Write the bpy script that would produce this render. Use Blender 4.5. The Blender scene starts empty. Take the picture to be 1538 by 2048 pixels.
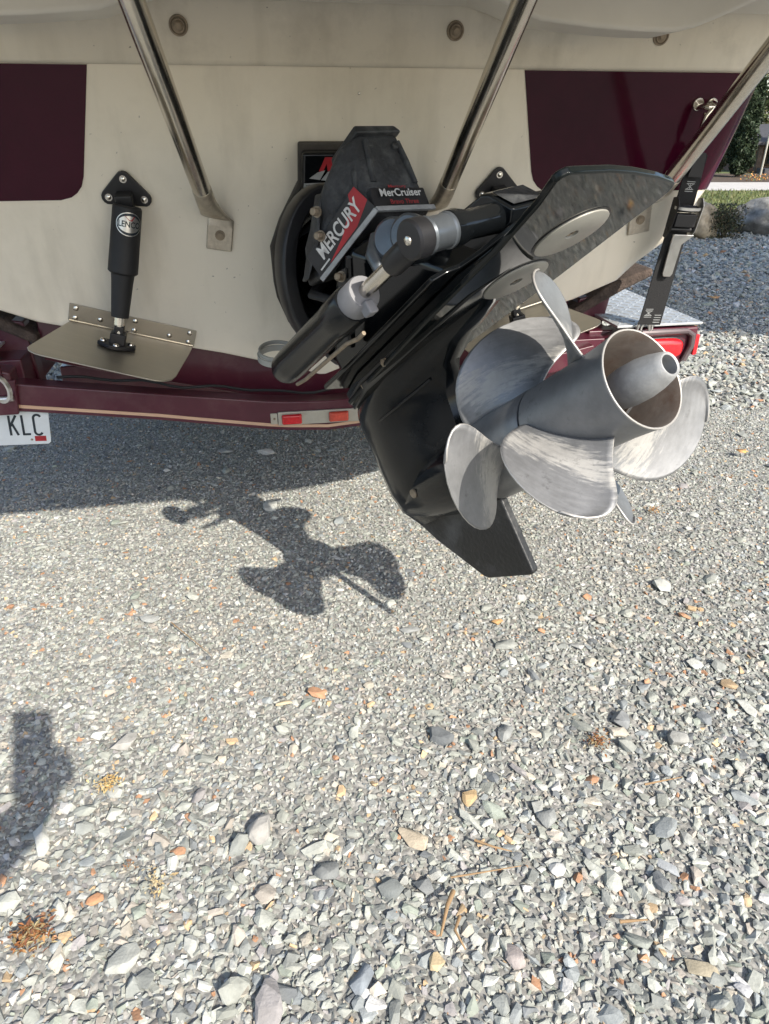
import bpy, bmesh, math, random
import numpy as np
from mathutils import Vector, Matrix

random.seed(7)
RNG = np.random.default_rng(11)
R = math.radians
SC = bpy.context.scene
COL = SC.collection

# ------------------------------------------------------------------ camera
cam_d = bpy.data.cameras.new('camera')
cam = bpy.data.objects.new('camera', cam_d)
COL.objects.link(cam)
cam.location = (0, 0, 1.0)
cam.rotation_euler = (R(90 - 28.6), 0, 0)
cam_d.sensor_fit = 'VERTICAL'
cam_d.sensor_height = 24.0
cam_d.sensor_width = 18.0
cam_d.lens = 24.0 * 1420 / 2048
cam_d.clip_start = 0.01
cam_d.clip_end = 400
SC.camera = cam

# ------------------------------------------------------------------ sky and sun
TO_SUN = Vector((0.605, -0.83, 0.835)).normalized()
world = bpy.data.worlds.new('World')
SC.world = world
world.use_nodes = True
wn = world.node_tree.nodes
sky = wn.new('ShaderNodeTexSky')
sky.sky_type = 'NISHITA'
sky.sun_disc = False
sky.sun_elevation = math.asin(TO_SUN.z)
sky.sun_rotation = math.atan2(TO_SUN.x, TO_SUN.y)
sky.dust_density = 1.6
world.node_tree.links.new(sky.outputs['Color'], wn['Background'].inputs['Color'])
wn['Background'].inputs['Strength'].default_value = 0.15
sun_d = bpy.data.lights.new('sun', 'SUN')
sun_d.energy = 4.0
sun_d.angle = R(0.55)
sun_d.color = (1.0, 0.935, 0.83)
sun = bpy.data.objects.new('sun', sun_d)
COL.objects.link(sun)
sun.location = TO_SUN * 30
sun.rotation_euler = TO_SUN.to_track_quat('Z', 'Y').to_euler()
SC.view_settings.view_transform = 'Standard'
SC.view_settings.look = 'None'
SC.view_settings.gamma = 1.0
SC.view_settings.use_curve_mapping = False
SC.view_settings.exposure = 0.9
SC.render.engine = 'CYCLES'
SC.cycles.max_bounces = 8
SC.cycles.caustics_reflective = False

# ------------------------------------------------------------------ the two working frames
# boat frame: u to starboard, a aft, z up; its origin is the middle of the transom at deck height
BO = Vector((-0.13, 1.60, 1.1))
BY = R(10.5)
BU = Vector((math.cos(BY), math.sin(BY), 0))
BA = Vector((math.sin(BY), -math.cos(BY), 0))
UP = Vector((0, 0, 1))
T12 = math.tan(R(12))
def B(u, a, z): return BO + BU * u + BA * a + UP * (z - 1.1)
def at(z): return -(1.1 - z) * T12           # the transom leans: aft position at height z
def T(u, z, off=0.0): return B(u, at(z), z) + TN * off
TN = (BA - UP * T12).normalized()
TV = (UP + BA * T12).normalized()

# drive frame: a along the propeller shaft (aft), s to starboard, n towards the top of the drive
def _frame(yaw, tilt, roll):
    A = Vector((math.sin(yaw) * math.cos(tilt), -math.cos(yaw) * math.cos(tilt), math.sin(tilt)))
    S0 = Vector((math.cos(yaw), math.sin(yaw), 0))
    N0 = -S0.cross(A)
    return A, S0 * math.cos(roll) + N0 * math.sin(roll), N0 * math.cos(roll) - S0 * math.sin(roll)
DA, DS, DN = _frame(R(35.7), R(38.9), R(7.2))
DH = Vector((0.32799, 0.87128, 0.71792))     # centre of the propeller's aft rim
def D(a, s, n): return DH + DA * a + DS * s + DN * n

# the plate over the propellers sits a few degrees off the drive's own frame
PA_ = DA * .9995 - DS * .03 - DN * .0127
PS_ = DA * .0289 + DS * .9965 - DN * .0785
PN_ = DA * .015 + DS * .0781 + DN * .9968
def DP(a, s, n): return D(-.15, 0, .2064) + PA_ * (a + .15) + PS_ * s + PN_ * (n - .2064)

# ------------------------------------------------------------------ materials
def mat(name, color, rough=0.5, metal=0.0, var=0.0, scale=8.0, bump=0.0, bscale=60.0, coat=0.0,
        spec=None, dirt=None, dirt_amt=0.0, dirt_scale=5.0, stretch=None, rvar=0.0, emit=None):
    m = bpy.data.materials.new(name)
    m.use_nodes = True
    nt = m.node_tree
    N, L = nt.nodes, nt.links
    b = N['Principled BSDF']
    b.inputs['Roughness'].default_value = rough
    b.inputs['Metallic'].default_value = metal
    if coat:
        b.inputs['Coat Weight'].default_value = coat
        b.inputs['Coat Roughness'].default_value = 0.04
    if spec is not None:
        b.inputs['Specular IOR Level'].default_value = spec
    c4 = (*color, 1)
    b.inputs['Base Color'].default_value = c4
    tc = N.new('ShaderNodeTexCoord')
    mp = N.new('ShaderNodeMapping')
    L.new(tc.outputs['Object'], mp.inputs['Vector'])
    if stretch: mp.inputs['Scale'].default_value = stretch
    out = None
    if var or dirt or rvar:
        n1 = N.new('ShaderNodeTexNoise')
        n1.inputs['Scale'].default_value = scale
        n1.inputs['Detail'].default_value = 6
        n1.inputs['Roughness'].default_value = 0.65
        L.new(mp.outputs[0], n1.inputs['Vector'])
        mr = N.new('ShaderNodeMapRange')
        mr.inputs[1].default_value = 0.3; mr.inputs[2].default_value = 0.7
        mr.inputs[3].default_value = 1 - var; mr.inputs[4].default_value = 1 + var
        L.new(n1.outputs['Fac'], mr.inputs[0])
        vm = N.new('ShaderNodeVectorMath'); vm.operation = 'SCALE'
        vm.inputs[0].default_value = color
        L.new(mr.outputs[0], vm.inputs['Scale'])
        out = vm.outputs[0]
        if rvar:
            r2 = N.new('ShaderNodeMapRange')
            r2.inputs[1].default_value = 0.3; r2.inputs[2].default_value = 0.7
            r2.inputs[3].default_value = max(0.02, rough - rvar); r2.inputs[4].default_value = rough + rvar
            L.new(n1.outputs['Fac'], r2.inputs[0]); L.new(r2.outputs[0], b.inputs['Roughness'])
        if dirt:
            n2 = N.new('ShaderNodeTexNoise')
            n2.inputs['Scale'].default_value = dirt_scale
            n2.inputs['Detail'].default_value = 8
            n2.inputs['Roughness'].default_value = 0.7
            L.new(tc.outputs['Object'], n2.inputs['Vector'])
            m2 = N.new('ShaderNodeMapRange')
            m2.inputs[1].default_value = 0.5; m2.inputs[2].default_value = 0.72
            m2.inputs[4].default_value = dirt_amt
            L.new(n2.outputs['Fac'], m2.inputs[0])
            mx = N.new('ShaderNodeMix'); mx.data_type = 'RGBA'
            L.new(m2.outputs[0], mx.inputs[0]); L.new(out, mx.inputs[6])
            mx.inputs[7].default_value = (*dirt, 1)
            out = mx.outputs[2]
        L.new(out, b.inputs['Base Color'])
    if bump:
        n3 = N.new('ShaderNodeTexNoise')
        n3.inputs['Scale'].default_value = bscale
        n3.inputs['Detail'].default_value = 5
        L.new(mp.outputs[0], n3.inputs['Vector'])
        bp = N.new('ShaderNodeBump')
        bp.inputs['Strength'].default_value = bump
        bp.inputs['Distance'].default_value = 0.004
        L.new(n3.outputs['Fac'], bp.inputs['Height'])
        L.new(bp.outputs[0], b.inputs['Normal'])
    if emit:
        b.inputs['Emission Color'].default_value = (*emit[0], 1); b.inputs['Emission Strength'].default_value = emit[1]
    return m

def attr_mat(name, rough=0.8, var=0.18, scale=60.0, bump=0.4, bscale=220.0, trans=0.0):
    m = bpy.data.materials.new(name); m.use_nodes = True
    N, L = m.node_tree.nodes, m.node_tree.links
    b = N['Principled BSDF']; b.inputs['Roughness'].default_value = rough
    b.inputs['Specular IOR Level'].default_value = 0.3
    at_ = N.new('ShaderNodeAttribute'); at_.attribute_name = 'tint'
    tc = N.new('ShaderNodeTexCoord')
    n1 = N.new('ShaderNodeTexNoise'); n1.inputs['Scale'].default_value = scale; n1.inputs['Detail'].default_value = 5
    L.new(tc.outputs['Object'], n1.inputs['Vector'])
    mr = N.new('ShaderNodeMapRange'); mr.inputs[1].default_value = 0.3; mr.inputs[2].default_value = 0.7
    mr.inputs[3].default_value = 1 - var; mr.inputs[4].default_value = 1 + var
    L.new(n1.outputs['Fac'], mr.inputs[0])
    vm = N.new('ShaderNodeVectorMath'); vm.operation = 'SCALE'
    L.new(at_.outputs['Color'], vm.inputs[0]); L.new(mr.outputs[0], vm.inputs['Scale'])
    L.new(vm.outputs[0], b.inputs['Base Color'])
    if bump:
        n3 = N.new('ShaderNodeTexNoise'); n3.inputs['Scale'].default_value = bscale; n3.inputs['Detail'].default_value = 4
        L.new(tc.outputs['Object'], n3.inputs['Vector'])
        bp = N.new('ShaderNodeBump'); bp.inputs['Strength'].default_value = bump; bp.inputs['Distance'].default_value = 0.002
        L.new(n3.outputs['Fac'], bp.inputs['Height']); L.new(bp.outputs[0], b.inputs['Normal'])
    if trans:
        b.inputs['Transmission Weight'].default_value = 0.0
        b.inputs['Subsurface Weight'].default_value = 0.0
    return m

def worn_metal(name, paint, bare, prough=0.42):
    """grey paint worn through to bare aluminium where the 'wear' attribute says so, in streaks along the 'flow'"""
    m = bpy.data.materials.new(name); m.use_nodes = True
    N, L = m.node_tree.nodes, m.node_tree.links
    b = N['Principled BSDF']
    def noise(vec, sc, det, ro=.7):
        n = N.new('ShaderNodeTexNoise'); n.inputs['Scale'].default_value = sc; n.inputs['Detail'].default_value = det; n.inputs['Roughness'].default_value = ro
        L.new(vec, n.inputs['Vector']); return n.outputs['Fac']
    def rng_(src, a, b_, c, d):
        r = N.new('ShaderNodeMapRange'); L.new(src, r.inputs[0])
        for k, v in zip((1, 2, 3, 4), (a, b_, c, d)): r.inputs[k].default_value = v
        return r.outputs[0]
    def mth(op, a, b_):
        r = N.new('ShaderNodeMath'); r.operation = op
        for k, v in ((0, a), (1, b_)):
            if isinstance(v, (int, float)): r.inputs[k].default_value = v
            else: L.new(v, r.inputs[k])
        return r.outputs[0]
    at_ = N.new('ShaderNodeAttribute'); at_.attribute_name = 'wear'
    fl = N.new('ShaderNodeAttribute'); fl.attribute_name = 'flow'
    tc = N.new('ShaderNodeTexCoord')
    streak = noise(fl.outputs['Vector'], 1.0, 8)
    grain = noise(tc.outputs['Object'], 60, 8)
    cloud = noise(tc.outputs['Object'], 13, 7)
    w = mth('ADD', at_.outputs['Fac'], mth('MULTIPLY', mth('SUBTRACT', streak, .5), 1.5))
    w = mth('ADD', w, mth('MULTIPLY', mth('SUBTRACT', grain, .5), .6))
    st = rng_(w, .38, .62, 0, 1)
    mx = N.new('ShaderNodeMix'); mx.data_type = 'RGBA'
    mx.inputs[6].default_value = (*paint, 1); mx.inputs[7].default_value = (*bare, 1)
    L.new(st, mx.inputs[0])
    pit = rng_(mth('ADD', mth('MULTIPLY', grain, .6), mth('MULTIPLY', cloud, .4)), .57, .66, 1, .55)
    k = mth('MULTIPLY', rng_(cloud, .3, .7, .78, 1.2), pit)
    k = mth('MULTIPLY', k, rng_(streak, .3, .7, .9, 1.1))
    vm = N.new('ShaderNodeVectorMath'); vm.operation = 'SCALE'
    L.new(mx.outputs[2], vm.inputs[0]); L.new(k, vm.inputs['Scale'])
    L.new(vm.outputs[0], b.inputs['Base Color'])
    L.new(rng_(st, 0, 1, .5, .3), b.inputs['Metallic'])
    L.new(mth('ADD', rng_(st, 0, 1, prough, .56), rng_(streak, .3, .7, -.08, .08)), b.inputs['Roughness'])
    bp = N.new('ShaderNodeBump'); bp.inputs['Strength'].default_value = .22; bp.inputs['Distance'].default_value = .001
    L.new(mth('ADD', mth('MULTIPLY', grain, .7), mth('MULTIPLY', st, .25)), bp.inputs['Height']); L.new(bp.outputs[0], b.inputs['Normal'])
    return m

M = {}
M['gelcoat'] = mat('gelcoat', (0.82, 0.755, 0.63), 0.3, var=0.04, scale=3, dirt=(0.36, 0.31, 0.23), dirt_amt=0.16, dirt_scale=4.5, coat=0.15)
def specks(m, amt=.55):
    N, L = m.node_tree.nodes, m.node_tree.links
    b = N['Principled BSDF']; src = b.inputs['Base Color'].links[0].from_socket
    tc = N.new('ShaderNodeTexCoord')
    n = N.new('ShaderNodeTexNoise'); n.inputs['Scale'].default_value = 75; n.inputs['Detail'].default_value = 2
    L.new(tc.outputs['Object'], n.inputs['Vector'])
    r = N.new('ShaderNodeMapRange'); r.inputs[1].default_value = .74; r.inputs[2].default_value = .78; r.inputs[4].default_value = amt
    L.new(n.outputs['Fac'], r.inputs[0])
    mp = N.new('ShaderNodeMapping'); mp.inputs['Scale'].default_value = (14, 14, 1.2)
    L.new(tc.outputs['Object'], mp.inputs['Vector'])
    n2 = N.new('ShaderNodeTexNoise'); n2.inputs['Scale'].default_value = 1.5; n2.inputs['Detail'].default_value = 5
    L.new(mp.outputs[0], n2.inputs['Vector'])
    r2 = N.new('ShaderNodeMapRange'); r2.inputs[1].default_value = .5; r2.inputs[2].default_value = .8; r2.inputs[4].default_value = .28
    L.new(n2.outputs['Fac'], r2.inputs[0])
    mx = N.new('ShaderNodeMix'); mx.data_type = 'RGBA'; mx.inputs[7].default_value = (.34, .30, .22, 1)
    L.new(r2.outputs[0], mx.inputs[0]); L.new(src, mx.inputs[6])
    m2 = N.new('ShaderNodeMix'); m2.data_type = 'RGBA'; m2.inputs[7].default_value = (.10, .08, .06, 1)
    L.new(r.outputs[0], m2.inputs[0]); L.new(mx.outputs[2], m2.inputs[6])
    L.new(m2.outputs[2], b.inputs['Base Color'])
M['flange'] = mat('flange_gelcoat', (0.74, 0.685, 0.575), 0.42, var=0.06, scale=4, dirt=(0.30, 0.26, 0.2), dirt_amt=0.35, dirt_scale=5)
specks(M['gelcoat']); specks(M['flange'], .7)
M['platform'] = mat('platform_gelcoat', (0.72, 0.69, 0.62), 0.45, var=0.05, scale=5)
M['maroon'] = mat('maroon_gelcoat', (0.042, 0.0035, 0.0135), 0.12, var=0.3, scale=2.5, spec=0.22)
M['trailer'] = mat('maroon_trailer_paint', (0.072, 0.009, 0.021), 0.32, var=0.2, scale=9, coat=0.35, dirt=(0.12, 0.09, 0.08), dirt_amt=0.35, dirt_scale=9)
M['stripe'] = mat('tan_pinstripe', (0.55, 0.36, 0.24), 0.5, var=0.08)
M['carpet'] = mat('bunk_carpet', (0.075, 0.055, 0.045), 0.95, var=0.45, scale=45, bump=1.0, bscale=220)
M['stainless'] = mat('stainless_steel', (0.66, 0.62, 0.55), 0.2, 1.0, var=0.1, scale=30, rvar=0.05)
M['bracket'] = mat('brushed_bracket_steel', (0.55, 0.50, 0.42), 0.42, 0.9, var=0.2, scale=40, dirt=(0.16, 0.12, 0.08), dirt_amt=0.4, dirt_scale=30)
M['tabsteel'] = mat('brushed_tab_steel', (0.44, 0.41, 0.35), 0.4, 1.0, var=0.1, scale=12, bump=0.06, bscale=90, stretch=(0.35, 8, 1), rvar=0.06)
M['rust'] = mat('weathered_bolt', (0.27, 0.22, 0.16), 0.6, 0.55, var=0.35, scale=60)
M['blackgloss'] = mat('gloss_black_paint', (0.005, 0.006, 0.007), 0.1, var=0.15, scale=6, spec=0.4, rvar=0.03)
M['gasket'] = mat('brown_sealant', (0.055, 0.048, 0.040), 0.6, var=0.3, scale=30)
M['mirrorblack'] = mat('polished_black_paint', (0.006, 0.008, 0.008), 0.05, spec=0.2)
M['blacksatin'] = mat('satin_black_paint', (0.006, 0.007, 0.008), 0.22, spec=0.35, var=0.2, scale=9)
M['blackleg'] = mat('gloss_black_leg_paint', (0.005, 0.006, 0.007), 0.14, var=0.25, scale=7, spec=0.28, dirt=(0.02, 0.021, 0.022), dirt_amt=0.5, dirt_scale=6, rvar=0.06)
M['blackrub'] = mat('black_rubber', (0.012, 0.012, 0.013), 0.62, var=0.3, scale=20)
M['blackplastic'] = mat('black_plastic', (0.011, 0.011, 0.0125), 0.42, var=0.2, scale=30)
M['caststone'] = mat('weathered_black_casting', (0.027, 0.029, 0.032), 0.62, var=0.5, scale=24, bump=0.7, bscale=110, dirt=(0.12, 0.125, 0.12), dirt_amt=0.55, dirt_scale=26)
M['decalblack'] = mat('decal_black', (0.012, 0.012, 0.014), 0.4, var=0.4, scale=40)
M['white'] = mat('white_print', (0.58, 0.58, 0.56), 0.5, var=0.2, scale=60)
M['silver'] = mat('silver_print', (0.34, 0.35, 0.35), 0.45, 0.2, var=0.25, scale=40)
M['red'] = mat('red_print', (0.33, 0.014, 0.02), 0.45, var=0.25, scale=30)
M['darkred'] = mat('dark_red_print', (0.30, 0.02, 0.025), 0.5)
M['blue_grey'] = mat('grey_pin_metal', (0.12, 0.135, 0.15), 0.34, 0.6, var=0.15, scale=30)
M['gland'] = mat('grey_gland_metal', (0.21, 0.21, 0.22), 0.65, 0.2, var=0.1, scale=30)
M['anode'] = mat('anode_metal', (0.34, 0.33, 0.29), 0.5, 0.25, var=0.12, scale=14, bump=0.1, bscale=40)
M['prop'] = worn_metal('worn_propeller_metal', (0.225, 0.228, 0.232), (0.335, 0.328, 0.31))
M['propedge'] = mat('bare_aluminium_edge', (0.44, 0.425, 0.40), 0.45, 0.4)
M['cone'] = mat('cone_grey', (0.33, 0.335, 0.335), 0.6, 0.3, var=0.14, scale=70, bump=0.12, bscale=420)
M['hubinner'] = mat('hub_inner_rust', (0.20, 0.17, 0.145), 0.75, 0.15, var=0.3, scale=18, dirt=(0.13, 0.07, 0.045), dirt_amt=0.8, dirt_scale=14)
M['strap'] = mat('black_webbing', (0.009, 0.009, 0.010), 0.8, bump=0.5, bscale=400, stretch=(1, 1, 3))
M['zinc'] = mat('zinc_plated_steel', (0.62, 0.61, 0.58), 0.32, 0.9, var=0.12, scale=30)
M['lens'] = mat('red_lens', (0.55, 0.012, 0.018), 0.14, var=0.25, scale=55, coat=0.6)
M['lensorange'] = mat('faded_red_lens', (0.55, 0.075, 0.045), 0.22, var=0.3, scale=60, coat=0.4)
M['barmetal'] = mat('pale_bar_metal', (0.46, 0.44, 0.38), 0.42, 0.5, var=0.12, scale=30, dirt=(0.2, 0.17, 0.12), dirt_amt=0.5, dirt_scale=30)
M['plate'] = mat('licence_plate_white', (0.60, 0.64, 0.66), 0.45, var=0.07, scale=22)
M['ink'] = mat('dark_ink', (0.012, 0.02, 0.028), 0.5)
M['tread'] = mat('aluminium_tread_plate', (0.55, 0.57, 0.58), 0.42, 0.6, var=0.12, scale=20)
M['tie'] = mat('grey_plastic_tie', (0.33, 0.33, 0.30), 0.45, var=0.08)
M['stone'] = attr_mat('stone_grain', 0.85, 0.2, 55, 0.5, 260)
M['leaf'] = attr_mat('foliage', 0.6, 0.25, 30, 0.0)
M['bark'] = mat('bark', (0.10, 0.075, 0.055), 0.9, var=0.3, scale=12, bump=0.8, bscale=30)
M['boulder'] = mat('boulder_tan', (0.40, 0.33, 0.23), 0.9, var=0.5, scale=9, bump=1.0, bscale=14, dirt=(0.2, 0.14, 0.08), dirt_amt=0.7, dirt_scale=5)
M['bouldergrey'] = mat('boulder_grey', (0.20, 0.195, 0.18), 0.95, var=0.6, scale=9, bump=1.0, bscale=14, dirt=(0.16, 0.11, 0.06), dirt_amt=0.8, dirt_scale=4)
M['lawn'] = mat('lawn_turf', (0.10, 0.12, 0.04), 0.95, var=0.45, scale=9, bump=1.0, bscale=60)
M['concrete'] = mat('pale_concrete', (0.42, 0.40, 0.37), 0.9, var=0.1, scale=6)
M['mulch'] = mat('dark_mulch', (0.07, 0.05, 0.035), 0.95, var=0.4, scale=20, bump=1, bscale=40)
M['wall'] = mat('brown_house_wall', (0.16, 0.10, 0.075), 0.9, var=0.15, scale=8)
M['roof'] = mat('dark_roof_shingle', (0.055, 0.055, 0.06), 0.9, var=0.3, scale=14)
M['glass'] = mat('dark_window', (0.02, 0.025, 0.03), 0.1)
M['skin'] = mat('skin', (0.45, 0.27, 0.19), 0.55)
M['shirt'] = mat('navy_shirt', (0.03, 0.05, 0.10), 0.9)
M['trousers'] = mat('khaki_trousers', (0.25, 0.21, 0.15), 0.9)
M['hair'] = mat('brown_hair', (0.05, 0.03, 0.02), 0.7)
M['phone'] = mat('dark_phone', (0.02, 0.02, 0.022), 0.25)
M['twig'] = mat('dry_twig', (0.26, 0.17, 0.09), 0.85, var=0.3, scale=30)
M['flower'] = mat('orange_flowers', (0.55, 0.20, 0.05), 0.8, var=0.3, scale=8)

# ------------------------------------------------------------------ object helpers
ORG = {}
def root(name, label, cat, loc, group=None):
    o = bpy.data.objects.new(name, None)
    o.empty_display_size = 0.05
    COL.objects.link(o)
    o.location = loc
    ORG[o] = Vector(loc)
    o['label'] = label; o['category'] = cat
    if group: o['group'] = group
    return o

def tag(o, label, cat=None, group=None, kind=None):
    if label: o['label'] = label
    if cat: o['category'] = cat
    if group: o['group'] = group
    if kind: o['kind'] = kind
    return o

def mk(name, V, F, m, parent=None, bevel=0.0, sharp=35, fm=None, seg=2, label=None):
    """one mesh object from world-space vertices"""
    V = [Vector(v) for v in V]
    lo = Vector([min(v[i] for v in V) for i in range(3)])
    hi = Vector([max(v[i] for v in V) for i in range(3)])
    c = (lo + hi) / 2
    me = bpy.data.meshes.new(name)
    me.from_pydata([tuple(v - c) for v in V], [], F)
    ms = m if isinstance(m, (list, tuple)) else [m]
    for x in ms: me.materials.append(x)
    if fm: me.polygons.foreach_set('material_index', fm)
    bm = bmesh.new(); bm.from_mesh(me)
    bmesh.ops.recalc_face_normals(bm, faces=bm.faces)
    bm.to_mesh(me); bm.free()
    me.polygons.foreach_set('use_smooth', [True] * len(me.polygons))
    if not bevel: me.set_sharp_from_angle(angle=R(sharp))
    o = bpy.data.objects.new(name, me)
    COL.objects.link(o)
    if parent is not None:
        o.parent = parent; o.location = c - ORG[parent]
    else:
        o.location = c
    ORG[o] = c
    if bevel:
        b = o.modifiers.new('bevel', 'BEVEL'); b.width = bevel; b.segments = seg
        b.limit_method = 'ANGLE'; b.angle_limit = R(32); b.harden_normals = True
    if label: o['label'] = label
    return o

def join(*parts):
    V, F = [], []
    for v, f in parts:
        k = len(V); V += list(v); F += [tuple(i + k for i in q) for q in f]
    return V, F

def loft(rings, cap0=True, cap1=True, closed=True):
    n = len(rings[0]); V = [v for r in rings for v in r]; F = []
    for i in range(len(rings) - 1):
        for j in range(n if closed else n - 1):
            k = (j + 1) % n
            F.append((i * n + j, i * n + k, (i + 1) * n + k, (i + 1) * n + j))
    if cap0: F.append(tuple(range(n)))
    if cap1: F.append(tuple((len(rings) - 1) * n + j for j in reversed(range(n))))
    return V, F

def prism(poly, d):
    d = Vector(d)
    return loft([[Vector(p) for p in poly], [Vector(p) + d for p in poly]])

def perp(d):
    d = Vector(d).normalized()
    x = d.orthogonal().normalized()
    return x, d.cross(x)

def tube(path, rad, n=14, caps=True):
    path = [Vector(p) for p in path]
    if not isinstance(rad, (list, tuple)): rad = [rad] * len(path)
    x, y = perp(path[1] - path[0]); rings = []
    for i, p in enumerate(path):
        d = (path[min(i + 1, len(path) - 1)] - path[max(i - 1, 0)]).normalized()
        x = (x - d * x.dot(d)).normalized(); y = d.cross(x)
        rings.append([p + (x * math.cos(t) + y * math.sin(t)) * rad[i] for t in [2 * math.pi * k / n for k in range(n)]])
    return loft(rings, caps, caps)

def lathe(o, d, prof, n=28, caps=(False, False)):
    """prof: (distance along d, radius)"""
    o = Vector(o); d = Vector(d).normalized(); x, y = perp(d)
    rings = [[o + d * t + (x * math.cos(q) + y * math.sin(q)) * max(r, 1e-4) for q in [2 * math.pi * k / n for k in range(n)]] for t, r in prof]
    return loft(rings, *caps)

def box(c, x, y, z, hx, hy, hz):
    c = Vector(c); x, y, z = Vector(x) * hx, Vector(y) * hy, Vector(z) * hz
    return loft([[c - x - y - z, c + x - y - z, c + x + y - z, c - x + y - z], [c - x - y + z, c + x - y + z, c + x + y + z, c - x + y + z]])

def bolt(o, d, r, h, hexr=None, n=6):
    """washer with a hexagon head"""
    return join(lathe(o, d, [(0, 0), (0, r), (h * .35, r), (h * .35, 0)], 18),
                lathe(Vector(o) + Vector(d).normalized() * h * .35, d, [(0, hexr or r * .62), (h * .55, hexr or r * .62), (h * .65, (hexr or r * .62) * .8), (h * .65, 0)], n))

def dome(o, d, r, h, n=14):
    return lathe(o, d, [(0, r), (h * .5, r * .87), (h * .85, r * .5), (h, 0)], n)

def text_mesh(body, size=1.0, shear=0.0, offset=0.0, spacing=1.0, xs=1.0):
    cu = bpy.data.curves.new('txt', 'FONT')
    cu.body = body; cu.size = size; cu.shear = shear; cu.offset = offset; cu.space_character = spacing
    cu.align_x = 'CENTER'; cu.align_y = 'CENTER'; cu.resolution_u = 4
    o = bpy.data.objects.new('txt', cu); COL.objects.link(o)
    dg = bpy.context.evaluated_depsgraph_get(); dg.update()
    me = bpy.data.meshes.new_from_object(o.evaluated_get(dg))
    V = [(v.co.x * xs, v.co.y) for v in me.vertices]; F = [tuple(p.vertices) for p in me.polygons]
    bpy.data.objects.remove(o); bpy.data.curves.remove(cu); bpy.data.meshes.remove(me)
    w = max(v[0] for v in V) - min(v[0] for v in V); h = max(v[1] for v in V) - min(v[1] for v in V)
    return V, F, w, h

def lettering(name, body, place, parent, m, height, width=None, shear=0.0, offset=0.0, spacing=1.0):
    """flat lettering; place(x, y) -> world point"""
    V, F, w, h = text_mesh(body, 1.0, shear, offset, spacing)
    cx = (max(v[0] for v in V) + min(v[0] for v in V)) / 2; cy = (max(v[1] for v in V) + min(v[1] for v in V)) / 2
    ky = height / h; kx = (width / w) if width else ky
    o = mk(name, [place((x - cx) * kx, (y - cy) * ky) for x, y in V], F, m, parent)
    return o

def flat(name, poly, place, parent, m):
    return mk(name, [place(x, y) for x, y in poly], [tuple(range(len(poly)))], m, parent)

def ell(rx, ry, n=28): return [(rx * math.cos(2 * math.pi * k / n), ry * math.sin(2 * math.pi * k / n)) for k in range(n)]

# ------------------------------------------------------------------ ground, lawn, path
def sheet(name, x0, x1, y0, y1, z, m):
    o = mk(name, [(x0, y0, z), (x1, y0, z), (x1, y1, z), (x0, y1, z)], [(0, 1, 2, 3)], m)
    o['kind'] = 'structure'
    return o
gm = bpy.data.materials.new('gravel_bed'); gm.use_nodes = True
N, L = gm.node_tree.nodes, gm.node_tree.links
tc = N.new('ShaderNodeTexCoord')
v1 = N.new('ShaderNodeTexVoronoi'); v1.inputs['Scale'].default_value = 75
v2 = N.new('ShaderNodeTexVoronoi'); v2.inputs['Scale'].default_value = 260
L.new(tc.outputs['Object'], v1.inputs['Vector']); L.new(tc.outputs['Object'], v2.inputs['Vector'])
cr = N.new('ShaderNodeValToRGB')
cr.color_ramp.elements[0].color = (0.15, 0.15, 0.138, 1); cr.color_ramp.elements[1].color = (0.36, 0.352, 0.325, 1)
e = cr.color_ramp.elements.new(0.5); e.color = (0.25, 0.246, 0.228, 1)
sx = N.new('ShaderNodeSeparateColor'); L.new(v1.outputs['Color'], sx.inputs[0])
sy = N.new('ShaderNodeSeparateColor'); L.new(v2.outputs['Color'], sy.inputs[0])
av = N.new('ShaderNodeMix'); av.inputs[0].default_value = 0.5
L.new(sx.outputs[0], av.inputs[2]); L.new(sy.outputs[0], av.inputs[3])
L.new(av.outputs[0], cr.inputs[0]); L.new(cr.outputs[0], N['Principled BSDF'].inputs['Base Color'])
bp = N.new('ShaderNodeBump'); bp.inputs['Strength'].default_value = 0.9; bp.inputs['Distance'].default_value = 0.006; bp.invert = True
L.new(v1.outputs['Distance'], bp.inputs['Height']); L.new(bp.outputs[0], N['Principled BSDF'].inputs['Normal'])
N['Principled BSDF'].inputs['Roughness'].default_value = 0.95
sheet('ground', -150, 150, -60, 240, 0, gm)
sheet('lawn', -14, 22, 7.9, 14.0, 0.004, M['lawn'])
sheet('path', -14, 40, 13.4, 15.4, 0.008, M['concrete'])
sheet('flower_bed', -14, 30, 15.4, 18.2, 0.012, M['mulch'])
sheet('far_lawn', -60, 60, 18.2, 60, 0.004, M['lawn'])

# ------------------------------------------------------------------ gravel
def hull_rock(k, fz=0.5, seed=0, el=1.0):
    r = np.random.default_rng(seed)
    p = r.normal(size=(k, 3)); p /= np.linalg.norm(p, axis=1)[:, None]
    p *= r.uniform(0.8, 1.0, size=(k, 1)); p *= np.array([el, 1 / el ** .5, fz])
    bm = bmesh.new()
    vs = [bm.verts.new(tuple(q)) for q in p]
    res = bmesh.ops.convex_hull(bm, input=vs)
    bmesh.ops.delete(bm, geom=[v for v in bm.verts if not v.link_faces], context='VERTS')
    bmesh.ops.triangulate(bm, faces=bm.faces)
    bmesh.ops.recalc_face_normals(bm, faces=bm.faces)
    bm.verts.index_update()
    V = np.array([v.co[:] for v in bm.verts]); F = np.array([[v.index for v in f.verts] for f in bm.faces])
    bm.free()
    return V, F
PAL = np.array([(.285, .295, .262), (.335, .345, .31), (.385, .39, .36), (.22, .23, .215), (.265, .285, .285), (.145, .155, .16),
                (.42, .385, .32), (.33, .30, .26), (.48, .475, .455), (.45, .33, .20), (.37, .21, .125), (.29, .275, .27), (.25, .275, .235)])
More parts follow.
